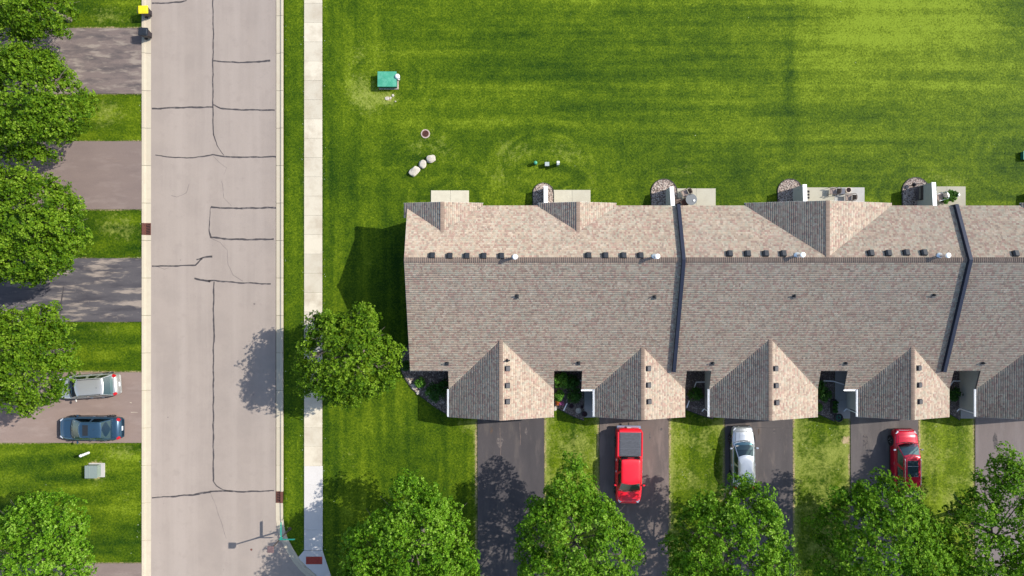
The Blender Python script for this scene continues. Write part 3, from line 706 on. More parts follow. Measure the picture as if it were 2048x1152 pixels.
# fascia, rake boards and gutters
def fascia(p0, p1, ht=.17, wd=.03):
    MB().beam(p0, p1, wd, ht).build('fascia_board', M['white'], bld)
fascia((X0 + .005, SE, zs(SE) - .12), (X0 + .005, RY, RZ - .12)); fascia((X0 + .005, RY, RZ - .12), (X0 + .005, 5.1, zn(5.1) - .12))
for g in GAR:
    xr, hw = g[0], g[1]
    fascia((xr - hw, GF + .005, ZE - .12), (xr, GF + .005, g[4] - .12)); fascia((xr, GF + .005, g[4] - .12), (xr + hw, GF + .005, ZE - .12))
    # gutters
    gb = MB(); xg = xr - hw - .065; yt = SX + .02
    def chan(p0, p1, n):
        p0 = Vector(p0); p1 = Vector(p1); n = Vector(n)
        gb.beam(p0 + n * .0, p1 + n * .0, .10, .012)
        gb.beam(p0 + n * .05 + Vector((0, 0, .045)), p1 + n * .05 + Vector((0, 0, .045)), .014, .1)
        gb.beam(p0 - n * .05 + Vector((0, 0, .045)), p1 - n * .05 + Vector((0, 0, .045)), .026, .11)
    chan((xg, GF + .02, ZE - .09), (xg, yt, ZE - .09), (-1, 0, 0))
    if g[5] == 2: chan((g[2] - .02, SX - .065, ZE - .08), (xr - hw - .13, SX - .065, ZE - .08), (0, -1, 0))
    gb.build('gutter', M['white'], bld)
    db = MB()
    db.tube([(xg, GF + .12, ZE - .1), (xr - hw + .28, GF + .16, ZE - .35), (xr - hw + .28, GF + .22, .12), (xr - hw + .1, GF + .0, .06)], .045, 6)
    db.build('downspout', M['white'], bld)
for g in NG:
    fascia((g[0] - g[3], NF - .005, g[1] - g[2] * g[3] - .12), (g[0], NF - .005, g[1] - .12)); fascia((g[0], NF - .005, g[1] - .12), (g[0] + g[3], NF - .005, g[1] - g[2] * g[3] - .12))

# walls
WX0, WX1, WN, WS = -7.35, 52.5, 5.62, -5.9
def wall_prism(profile_yz, x0, x1, name='wall', m='stucco'):
    n = len(profile_yz); vs = [(x0, y_, z_) for y_, z_ in profile_yz] + [(x1, y_, z_) for y_, z_ in profile_yz]
    return MB().add(vs, [tuple(range(n)), tuple(range(n, 2 * n))[::-1]] + [(i, (i + 1) % n, n + (i + 1) % n, n + i) for i in range(n)]).build(name, M[m], bld)
wall_prism([(WS, -.2), (WN, -.2), (WN, zn(WN) - .2), (RY, RZ - .2), (WS, zs(WS) - .2)], WX0, WX1)
for xr, hw, ea, eb, zr, kind in GAR:
    k = (zr - ZE) / hw; a, b_ = xr - hw + .33, xr + hw - .33; n = 5
    pr = [(a, -.2), (b_, -.2), (b_, ZE + k * .33 - .2), (xr, zr - .2), (a, ZE + k * .33 - .2)]
    vs = [(x_, GF + .3, z_) for x_, z_ in pr] + [(x_, WS - .01, z_) for x_, z_ in pr]
    MB().add(vs, [(0, 1, 2, 3, 4), (9, 8, 7, 6, 5)] + [(i, (i + 1) % n, n + (i + 1) % n, n + i) for i in range(n)]).build('garage_wall', M['stucco'], bld)
    dw = 4.9 if kind == 1 else 4.7
    gd = MB().box((xr, GF + .27, 1.1), (dw, .05, 2.15)).build('garage_door', M['garage'], bld)
    for r_ in range(4):
        for c_ in range(8): MB().box((xr - dw / 2 + dw / 8 * (c_ + .5), GF + .235, .3 + r_ * .53), (dw / 8 - .1, .02, .4)).build('panel', M['garage'], gd, .006, seg=1)
    MB().box((ea + .45 if kind == 2 else a + .5, WS - .03 if kind == 2 else WS - .025, 1.05), (.92, .05, 2.05)).build('entry_door', M['doorp'], bld, .008, seg=1)
for xc in (-4.5, 4.9, 14.9, 25.2, 35.2, 46):
    wf = MB().box((xc, WN + .02, 1.1), (1.9, .06, 2.1)).build('patio_door', M['white'], bld)
    for s_ in (-.45, .45): MB().box((xc + s_, WN + .055, 1.1), (.8, .02, 1.9)).build('pane', M['glass'], wf)
    wf = MB().box((xc + 2.6, WN + .02, 1.5), (1.5, .06, 1.3)).build('window', M['white'], bld)
    for s_ in (-.36, .36): MB().box((xc + 2.6 + s_, WN + .055, 1.5), (.64, .02, 1.15)).build('pane', M['glass'], wf)
for yc in (3.2, -2.5):
    wf = MB().box((WX0 - .02, yc, 1.6), (.06, 1.3, 1.3)).build('window', M['white'], bld)
    MB().box((WX0 - .055, yc, 1.6), (.02, 1.15, 1.15)).build('pane', M['glass'], wf)

# roof vents, flues and stacks
def slope_mtx(side):
    k = {'N': (0, -KN), 'S': (0, KS), 'GE': (-.35, 0)}[side]
    n = Vector((-k[0], -k[1], 1)).normalized(); x = Vector((1, 0, k[0])).normalized(); y_ = n.cross(x)
    return Matrix((x, y_, n)).transposed()
def place(o, px, py, zfun, side, dz=.03):
    z = 5.0
    for _ in range(8): z = zfun(gx(px, z), gy(py, z))
    o.location = (gx(px, z), gy(py, z), z + dz)
    if side: o.rotation_euler = slope_mtx(side).to_euler()
vN = [(864, 512), (899, 513), (933, 513), (967, 513), (1002, 513), (1176, 512), (1210, 512), (1246, 512), (1280, 512), (1458, 508), (1494, 508), (1530, 508), (1565, 508), (1740, 507), (1775, 507), (1811, 506), (1846, 506), (2029, 508), (2065, 508)]
b = MB().box((0, 0, .01), (.44, .46, .02)); b.add([(-.2, -.2, .02), (.22, -.2, .02), (.22, .2, .02), (-.2, .2, .02), (-.2, -.2, .14), (-.08, -.21, .22), (.22, -.21, .19), (.22, .21, .19), (-.08, .21, .22), (-.2, .2, .14)],
      [(0, 4, 5, 6, 1), (3, 2, 7, 8, 9), (0, 3, 9, 4), (4, 9, 8, 5), (5, 8, 7, 6), (1, 6, 7, 2), (0, 1, 2, 3)])
v0 = b.build('roof_vent', M['vent'], bld, .008, seg=1)
for i, (a, c_) in enumerate(vN):
    o = v0 if i == 0 else v0.copy()
    if i: COL.objects.link(o)
    place(o, a, c_, lambda x, y_: zn(y_), 'N', .02)
b = MB().box((0, 0, .008), (.42, .42, .015)).box((0, 0, .08), (.34, .36, .13), taper=.9)
vg0 = b.build('garage_roof_vent', M['vent_brown'], bld, .01, seg=1)
first = True
for gi, cols in enumerate([[(1015, 737), (1015, 771), (1015, 803)], [(1297, 737), (1297, 770), (1298, 803)], [(1551, 737), (1552, 771), (1553, 805)], [(1837, 736), (1838, 770), (1839, 803)]]):
    g = GAR[gi]; k = (g[4] - ZE) / g[1]
    for a, c_ in cols:
        o = vg0 if first else vg0.copy()
        if not first: COL.objects.link(o)
        first = False
        place(o, a, c_, lambda x, y_, g=g, k=k: g[4] - k * abs(x - g[0]), 'GE', .02)
for i, (a, c_) in enumerate([(1030, 515), (1309, 514), (1594, 511), (1879, 512)]):
    f = MB().tube([(0, 0, -.1), (0, 0, .95)], .095, 14).build('flue_pipe', M['galv'], bld, smooth=False)
    place(f, a, c_, lambda x, y_: zn(y_), None, 0)
    MB().lathe([(.17, .92), (.18, .95), (.18, 1.02), (.13, 1.06), (.02, 1.08)], 18).build('flue_cap', M['white'], f)
    MB().lathe([(.24, .03), (.11, .16), (.1, .2)], 14).build('flashing', M['galv'], f)
st = [(1034, 592), (1309, 593), (1588, 592), (1867, 590), (894, 726), (1157, 725), (1425, 726), (1691, 726), (1965, 726)]
for i, (a, c_) in enumerate(st):
    f = MB().tube([(0, 0, -.05), (0, 0, .34)], .05, 10).box((0, -.05, .02), (.26, .3, .02)).lathe([(.11, .02), (.055, .14), (.05, .16)], 10).build('vent_stack', M['vent'], bld)
    place(f, a, c_, lambda x, y_: zs(y_), None, .03)
g = GAR[0]
f = MB().tube([(0, 0, -.05), (0, 0, .25), (.03, 0, .34), (.12, .02, .38), (.19, .03, .32), (.19, .03, .22)], .05, 10).lathe([(.13, .0), (.06, .12), (.05, .16)], 10).build('gooseneck_vent', M['vent'], bld)
place(f, 1014, 721, lambda x, y_: g[4] - .349 * abs(x - g[0]), None, .02)

# ------------------------------------------------------------------ rock beds, patios, privacy walls
def pebbles(name, inside, x0, x1, y0, y1, dens, size, pal, z, parent, seed):
    rg = np.random.default_rng(seed); n = int(dens * (x1 - x0) * (y1 - y0)); x = rg.uniform(x0, x1, n); y_ = rg.uniform(y0, y1, n)
    keep = np.array([inside(a, c_) for a, c_ in zip(x, y_)], bool); x, y_ = x[keep], y_[keep]; n = len(x)
    base = np.array([(1, 0, 0), (.3, .95, 0), (-.8, .6, 0), (-.8, -.6, 0), (.3, -.95, 0), (.1, .1, .8)]); V = np.zeros((n, 6, 3)); r = rg.uniform(size * .55, size * 1.2, n)
    a = rg.uniform(0, 6.28, n); ca, sa = np.cos(a), np.sin(a)
    jit = base[None] * rg.uniform(.75, 1.2, (n, 6, 1)); jit = jit * np.stack([np.ones(n), rg.uniform(.6, .9, n), rg.uniform(.5, 1, n)], 1)[:, None]
    V[..., 0] = jit[..., 0] * ca[:, None] - jit[..., 1] * sa[:, None]; V[..., 1] = jit[..., 0] * sa[:, None] + jit[..., 1] * ca[:, None]; V[..., 2] = jit[..., 2]
    V *= r[:, None, None]; V += np.stack([x, y_, np.full(n, z)], 1)[:, None]
    F = (np.array([(0, 1, 5), (1, 2, 5), (2, 3, 5), (3, 4, 5), (4, 0, 5)])[None] + (np.arange(n) * 6)[:, None, None]).reshape(-1, 3)
    T = np.repeat(np.array(pal)[rg.integers(0, len(pal), n)] * rg.uniform(.8, 1.15, (n, 1)), 5, 0)
    o = np_mesh(name, V.reshape(-1, 3), F, M['pebble'], parent, T); tag(o, kind='stuff'); return o
def in_poly(P):
    def f(x, y_):
        c = False; j = len(P) - 1
        for i in range(len(P)):
            if (P[i][1] > y_) != (P[j][1] > y_) and x < (P[j][0] - P[i][0]) * (y_ - P[i][1]) / (P[j][1] - P[i][1]) + P[i][0]: c = not c
            j = i
        return c
    return f
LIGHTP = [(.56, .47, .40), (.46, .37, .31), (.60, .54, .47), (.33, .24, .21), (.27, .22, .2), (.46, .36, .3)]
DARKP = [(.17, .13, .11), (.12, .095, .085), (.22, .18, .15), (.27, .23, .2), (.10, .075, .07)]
def rock_bed(poly, pal, dens, size, edge, seed):
    b = sheet('rock_bed', poly, ZL + .006, M['soil'], .1); tag(b, kind='structure')
    xs = [p[0] for p in poly]; ys = [p[1] for p in poly]
    pebbles('rock_mulch', in_poly(poly), min(xs), max(xs), min(ys), max(ys), dens, size, pal, ZL + .02, b, seed)
    e = MB()
    for i in range(len(edge) - 1): e.beam((*edge[i], .02), (*edge[i + 1], .02), .05, .09)
    e.build('bed_edging', M['edging'], b)
def arch(xc, hw, ytop, ywall, n=14):
    r = hw; P = [(xc + hw, ywall)]
    for i in range(n + 1):
        t = PI * i / n; P.append((xc + hw * math.cos(t), (ytop - r) + r * math.sin(t)))
    P.append((xc - hw, ywall)); return P
BEDN = [(1086.5, 21, 366), (1328, 26, 358), (1580, 25, 358), (1831, 27, 355), (2092, 26, 356)]
for i, (c_, hw, t_) in enumerate(BEDN):
    P = arch(gx(c_), hw / 25, gy(t_), WN + .02)
    rock_bed(P, LIGHTP, 330, .052, P[:], 300 + i)
# privacy walls: base x of west face, length, sloping top
for i, (xb, wd, yn, hN, hS, lab) in enumerate([(1086.5, .28, 7.95, 1.3, 1.6, 'white capped privacy wall between the two left patios'), (1331, .28, 7.86, 1.55, 2.15, 'white capped privacy wall beside the patio with the round glass table'),
                                        (1585.4, .28, 7.98, 1.94, 2.12, 'white capped privacy wall beside the patio with two wicker chairs'), (1834.3, .28, 8.14, 1.94, 2.16, 'white capped privacy wall beside the patio full of potted plants'), (2083, .28, 7.95, 1.9, 2.1, 'privacy wall beyond the right edge')]):
    x = gx(xb); t = thing('privacy_wall', lab, 'wall', (x, WN, 0), 0, 'privacy walls between the patios')
    L = yn - WN
    def wedge(x0, x1, y0, y1, zo0, zo1):
        b = MB(); h0 = lambda y_: hS + (hN - hS) * y_ / L
        vs = [(x0, y0, zo0 if zo0 >= -.5 else 0)] * 0
        lo = [h0(y0) + zo0, h0(y1) + zo0] if zo0 > -5 else [-.2, -.2]
        vs = [(x0, y0, lo[0]), (x1, y0, lo[0]), (x1, y1, lo[1]), (x0, y1, lo[1]), (x0, y0, h0(y0) + zo1), (x1, y0, h0(y0) + zo1), (x1, y1, h0(y1) + zo1), (x0, y1, h0(y1) + zo1)]
        return b.add(vs, [(3, 2, 1, 0), (4, 5, 6, 7), (0, 1, 5, 4), (1, 2, 6, 5), (2, 3, 7, 6), (3, 0, 4, 7)])
    wedge(0, wd, .01, L, -9, -.04).build('panel', M['stucco'], t)
    wedge(-.015, wd + .015, .0, L + .02, -.04, 0).build('cap', M['white'], t)
# patios (two slabs each)
for i, (a, mid_, b_, t_, mk) in enumerate([(862, 901, 938, 381, 'patio'), (1107, 1144, 1181, 380, 'patio'), (1353, 1392, 1431, 377, 'patio'), (1612, 1668, 1728.5, 375, 'patio'), (1872, 1893, 1930.5, 373, 'patio'), (2118, 2156, 2196, 372, 'patio')]):
    p = bpy.data.objects.new('patio', None); COL.objects.link(p); tag(p, kind='structure')
    for j, (u, v_) in enumerate(((a, mid_), (mid_, b_))):
        o = MB().box(((gx(u) + gx(v_)) / 2, (gy(t_) + WN) / 2, ZW - .04), (gx(v_) - gx(u) - .014, gy(t_) - WN - .01, .14)).build('slab', M['patiow'] if (i == 3 and j == 1) else M[mk], p, .006, seg=1)
# front beds
G = lambda L: [(gx(a), gy(b_)) for a, b_ in L]
e1 = G([(822, 684), (806, 703), (800.6, 725), (803, 742), (810, 757), (823, 777), (838.6, 790), (867, 812), (902, 833)])
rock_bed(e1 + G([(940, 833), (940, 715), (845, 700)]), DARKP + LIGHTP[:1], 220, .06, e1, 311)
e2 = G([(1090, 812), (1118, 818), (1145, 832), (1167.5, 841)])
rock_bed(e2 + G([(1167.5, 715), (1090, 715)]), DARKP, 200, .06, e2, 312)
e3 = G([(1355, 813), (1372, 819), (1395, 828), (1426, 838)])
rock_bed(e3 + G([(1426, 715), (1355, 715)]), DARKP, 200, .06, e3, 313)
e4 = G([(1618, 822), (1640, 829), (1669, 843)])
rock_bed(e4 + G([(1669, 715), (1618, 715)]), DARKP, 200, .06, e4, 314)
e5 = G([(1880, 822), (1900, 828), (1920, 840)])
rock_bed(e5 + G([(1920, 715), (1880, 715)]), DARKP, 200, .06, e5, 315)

# ------------------------------------------------------------------ foliage
def rosettes(centres, radii, per, leaves, leaf, pal, rg, crown_c, flat=.5):
    """leaf rosettes around cluster centres -> V, F, tone"""
    nC = len(centres); idx = np.repeat(np.arange(nC), per); n = len(idx)
    off = rg.normal(size=(n, 3)); off /= np.linalg.norm(off, axis=1, keepdims=True)
    rr = radii[idx] * rg.uniform(.45, 1.0, n) ** .6
    P = centres[idx] + off * rr[:, None]
    out = off + (P - crown_c) / (np.linalg.norm(P - crown_c, axis=1, keepdims=True) + 1e-6) * .5 + np.array([0, 0, flat]); out /= np.linalg.norm(out, axis=1, keepdims=True)
    tbase = rg.uniform(0, 1, nC)[idx]
    P = np.repeat(P, leaves, 0); O = np.repeat(out, leaves, 0); tb = np.repeat(tbase, leaves); m = len(P)
    ref = rg.normal(size=(m, 3)); T = np.cross(O, ref); T /= np.linalg.norm(T, axis=1, keepdims=True)
    lift = rg.uniform(.05, .75, m)[:, None]; D = T + O * lift; D /= np.linalg.norm(D, axis=1, keepdims=True)
    W = np.cross(O, D); W /= np.linalg.norm(W, axis=1, keepdims=True)
    L = (leaf * rg.uniform(.7, 1.25, m))[:, None]; wd = L * rg.uniform(.30, .42, m)[:, None]
    Pb = P + D * L * .12
    V = np.stack([Pb, Pb + D * L * .5 - W * wd + O * L * .06, Pb + D * L, Pb + D * L * .5 + W * wd + O * L * .06], 1)
    F = np.arange(m * 4).reshape(-1, 4)
    pal = np.array(pal); t = np.clip(tb * .45 + rg.uniform(0, 1, m) * .55, 0, .999) * (len(pal) - 1); i = t.astype(int); f = (t - i)[:, None]
    C = pal[i] * (1 - f) + pal[i + 1] * f
    return V.reshape(-1, 3), F, C
MAPLE = [(.014, .044, .003), (.036, .084, .003), (.072, .142, .005), (.128, .212, .010), (.22, .31, .04)]
LIME = [(.014, .050, .002), (.038, .108, .003), (.080, .178, .006), (.140, .262, .016), (.26, .39, .07)]
def tree(name, label, px, py, rpx, seed, zc=5.3, group=None, pal=MAPLE, gap=None, lobes=.17, nclu=520, per=18, leaf=.145, rz=None, kindn='maple_tree', asp=1.0, taper=0.0):
    rg = np.random.default_rng(seed); rnd = random.Random(seed)
    cx, cy = gx(px, zc), gy(py, zc); R = rpx * (H - zc) / 1375.0 + .02; RZ_ = rz or R * .80
    t = thing(kindn, label, 'tree', (cx, cy, 0), 0, group)
    # crown outline: lobed
    ph = rg.uniform(0, 6.28, 6); am = rg.uniform(.5, 1, 6)
    def lob(a, el): return 1 + lobes * (am[0] * np.sin(3 * a + ph[0]) * .5 + am[1] * np.sin(5 * a + ph[1] + el) * .55 + am[2] * np.sin(8 * a + ph[2] + 2 * el) * .45 + am[3] * np.sin(13 * a + ph[3]) * .25) 
    n = int(nclu * (R / 4.2) ** 2); u = rg.uniform(-.42, 1, n); a = rg.uniform(0, 6.28, n)
    # bias to the top
    s_ = np.sqrt(1 - u * u); f = rg.uniform(.80, 1.0, n); inn = rg.random(n) < .16; f = np.where(inn, rg.uniform(.45, .8, n), f)
    nz = vnoise(s_ * np.cos(a) * R * .72 + 50 + seed, s_ * np.sin(a) * R * .72 + u * R * .5 + 50, seed) * .65 + vnoise(a * 2.2 + 9, u * 3.1 + 9, seed + 5) * .35
    rr = f * lob(a, u * 3) * (.80 + .32 * nz)
    Cc = np.stack([s_ * np.cos(a) * R * rr * asp, s_ * np.sin(a) * R * rr, u * RZ_ * f * (.66 + .62 * nz) + zc], 1)
    drop = (nz < .30) & (rg.random(n) < .6) & ~inn; Cc = Cc[~drop]; n = len(Cc)
    if taper:
        up_ = np.clip(Cc[:, 1] / R, -.2, 1); Cc[:, 0] *= 1 - taper * up_; Cc[:, 1] = np.where(Cc[:, 1] > 0, Cc[:, 1] * (1 + taper * .5), Cc[:, 1])
    if gap is not None:
        gdx, gdy, gr = gap
        d = np.hypot(Cc[:, 0] - gdx * R, Cc[:, 1] - gdy * R); keep = ~((d < gr * R) & (Cc[:, 2] > zc - .8) & (rg.random(n) < .82)); Cc = Cc[keep]
    rad = rg.uniform(.30, .60, len(Cc)) * (R / 4.2) ** .3
    V, F, C = rosettes(Cc, rad, per, 6, leaf, pal, rg, np.array([0, 0, zc - 1.5]))
    # slow hue drift through the crown
    o = np_mesh('crown', V, F, M['leaf'], t, C)
    # trunk, limbs, branches
    b = MB(); zt = zc - RZ_ * .55
    b.tube([(0, 0, -.1), (0.02, 0, .25), (0.04, .03, zt * .6), (.0, .05, zt), (.05, .0, zc - .6), (0, .1, zc + RZ_ * .3)], [.26, .18, .15, .14, .10, .03], 10)
    b.build('trunk', M['bark'], t, smooth=True)
    lb = MB(); nb = 13
    tips = Cc[rg.choice(len(Cc), min(len(Cc), 70), replace=False)]
    for i in range(nb):
        aa = i * 2.399 + seed; el = rnd.uniform(.1, .9); z0 = zt + (zc - zt) * rnd.uniform(0, .75)
        e = Vector((math.cos(aa) * R * .72, math.sin(aa) * R * .72, z0 + R * .42 * el)); s0 = Vector((0, 0, z0))
        mid_ = s0.lerp(e, .45) + Vector((rnd.uniform(-.2, .2), rnd.uniform(-.2, .2), .05))
        lb.tube([s0, mid_, e], [.075, .05, .018], 6)
        for q in range(6):
            f0 = rnd.uniform(.35, .95); p = mid_.lerp(e, f0)
            q1 = p + Vector((math.cos(aa + rnd.uniform(-1, 1)), math.sin(aa + rnd.uniform(-1, 1)), rnd.uniform(-.1, .4))) * R * .27
            lb.tube([p, p.lerp(q1, .5) + Vector((0, 0, .06)), q1], [.026, .018, .008], 4)
    if gap is not None:
        for q in range(16):
            aa = rnd.uniform(2.2, 4.6); c0 = Vector((gap[0] * R + .5, gap[1] * R + .25, zc + .3)); q1 = c0 + Vector((math.cos(aa) * R * .42, math.sin(aa) * R * .3, rnd.uniform(.5, 1.5)))
            lb.tube([c0, c0.lerp(q1, .5) + Vector((0, 0, .15)), q1], [.05 if q < 3 else .022, .02, .009], 4)
    lb.build('limbs', M['bark'], t)
    return t
tree('t', 'dark green maple filling the top left corner above the worn driveway', 46, -16, 98, 1, 5.2, 'street maples on the left side', pal=MAPLE, lobes=.08)
tree('t', 'large round maple between the worn and the smooth brown driveways', 46, 205, 118, 2, 5.4, 'street maples on the left side', nclu=620, lobes=.06)
tree('t', 'large round maple between the smooth brown and the patchy dark driveways', 54, 449, 120, 3, 5.4, 'street maples on the left side', nclu=620, lobes=.06)
tree('t', 'maple overhanging the silver wagon and the patchy driveway', 46, 712, 106, 4, 5.2, 'street maples on the left side', gap=(-.42, .05, .22), lobes=.1, pal=LIME[:1] + MAPLE[1:])
tree('t', 'open crowned maple with bare grey branches below the green grey cabinet', 70, 1100, 114, 5, 5.2, 'street maples on the left side', gap=(-.42, -.12, .5), pal=LIME)
tree('t', 'lone round maple over the sidewalk at the corner of the townhouses', 697, 713, 101, 6, 4.7, None, gap=(-.42, .14, .17), lobes=.14)
FG = 'maples in a row in front of the driveways'
tree('t', 'maple left of the empty black driveway, leftmost of the front row', 826, 1112, 134, 7, 5.8, FG, pal=LIME, lobes=.24, taper=.34)
tree('t', 'maple between the empty black driveway and the red pickup', 1154, 1092, 124, 8, 5.8, FG, pal=LIME, lobes=.24, taper=.34)
tree('t', 'maple between the red pickup and the silver sedan driveway', 1466, 1108, 126, 9, 5.8, FG, pal=LIME, lobes=.26, taper=.34)
tree('t', 'maple between the silver sedan driveway and the red sport utility vehicle', 1758, 1094, 128, 10, 5.8, FG, pal=LIME[:4] + MAPLE[4:], lobes=.26, taper=.34)
tree('t', 'maple right of the red sport utility vehicle at the lower right corner', 2004, 1078, 126, 15, 5.8, FG, pal=LIME[:4] + MAPLE[4:], lobes=.28, taper=.34)
# trees just below the frame that throw the leftmost lawn shadow
tree('t', 'maple beyond the lower edge at the street corner', 742, 1245, 110, 13, 5.5, None, pal=LIME)

def shrub(label, px, py, r, seed, pal, hgt=None, group='shrubs in the rock beds', name='shrub', mk='leafg', cat='shrub', leaf=.09, n=26, per=12, z0=0.0, loc=None):
    rg = np.random.default_rng(seed); hgt = hgt or r * 1.3
    x, y_ = loc if loc else (gx(px, hgt * .7), gy(py, hgt * .7))
    t = thing(name, label, cat, (x, y_, z0), 0, group)
    m = max(8, int(n)); u = rg.uniform(-.2, 1, m); a = rg.uniform(0, 6.28, m); s_ = np.sqrt(1 - u * u); f = rg.uniform(.5, .9, m)
    C0 = np.stack([s_ * np.cos(a) * r * f, s_ * np.sin(a) * r * f, hgt * .45 + u * hgt * .5 * f], 1)
    V, F, C = rosettes(C0, rg.uniform(.18, .34, m) * r, per, 5, leaf, pal, rg, np.array([0, 0, 0]))
    np_mesh('foliage', V, F, M[mk], t, C)
    b = MB()
    for q in range(5):
        aa = q * 1.3; b.tube([(0, 0, -.02), (math.cos(aa) * r * .3, math.sin(aa) * r * .3, hgt * .35), (math.cos(aa) * r * .6, math.sin(aa) * r * .6, hgt * .7)], [.02, .014, .006], 5)
    b.build('stems', M['bark'], t); return t
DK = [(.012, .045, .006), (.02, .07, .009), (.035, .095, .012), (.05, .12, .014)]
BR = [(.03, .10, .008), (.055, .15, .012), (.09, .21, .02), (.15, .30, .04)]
shrub('small dark shrub beside the left roof eave', 811, 731, .42, 21, DK, .8)
shrub('bright green shrub in sun at the corner rock bed', 840, 765, .42, 22, BR, .7)
shrub('dark spreading shrub in the shade of the leftmost garage', 870, 786, .8, 23, DK, 1.0, n=46)
shrub('second dark shrub against the leftmost garage wall', 886, 774, .55, 24, DK, .9)
shrub('bright tall bush by the first courtyard eave', 1123, 763, .62, 25, BR, 1.5, n=44, leaf=.11)
shrub('low bright bush at the mouth of the first courtyard', 1119, 793, .42, 26, BR, .9, n=26, leaf=.1)
shrub('dark round bush in the first courtyard by the house', 1143, 765, .62, 27, DK, 1.3, n=40)
shrub('dark round bush beside the first walkway', 1149, 791, .62, 28, DK, 1.1, n=40)
shrub('green shrub in the shaded second courtyard', 1391, 790, .62, 29, DK[1:] + BR[1:2], .9, n=34)
shrub('tall shrub against the right wall of the third garage', 1640, 775, .6, 30, DK[1:] + BR[1:2], 1.3, n=36)
shrub('dark shrub beside the middle walkway', 1652, 790, .55, 31, DK, 1.0, n=34)
shrub('low green plant by the third courtyard edging', 1638, 815, .3, 32, BR[:3], .5)
shrub('dark rounded shrub in the rightmost courtyard', 1912, 788, .55, 33, DK, 1.1, n=34)
FL1 = [(.45, .07, .02), (.5, .12, .03), (.10, .14, .02)]; FL2 = [(.42, .08, .28), (.5, .14, .36), (.05, .12, .02)]
shrub('orange flowers beside the first garage corner', 1115, 806, .2, 34, FL1, .35, 'garden flowers', 'flower_clump', 'petal', 'flowers', .06, 14, 8)
shrub('pink flowers beside the first garage corner', 1123, 808, .2, 35, FL2, .35, 'garden flowers', 'flower_clump', 'petal', 'flowers', .06, 14, 8)

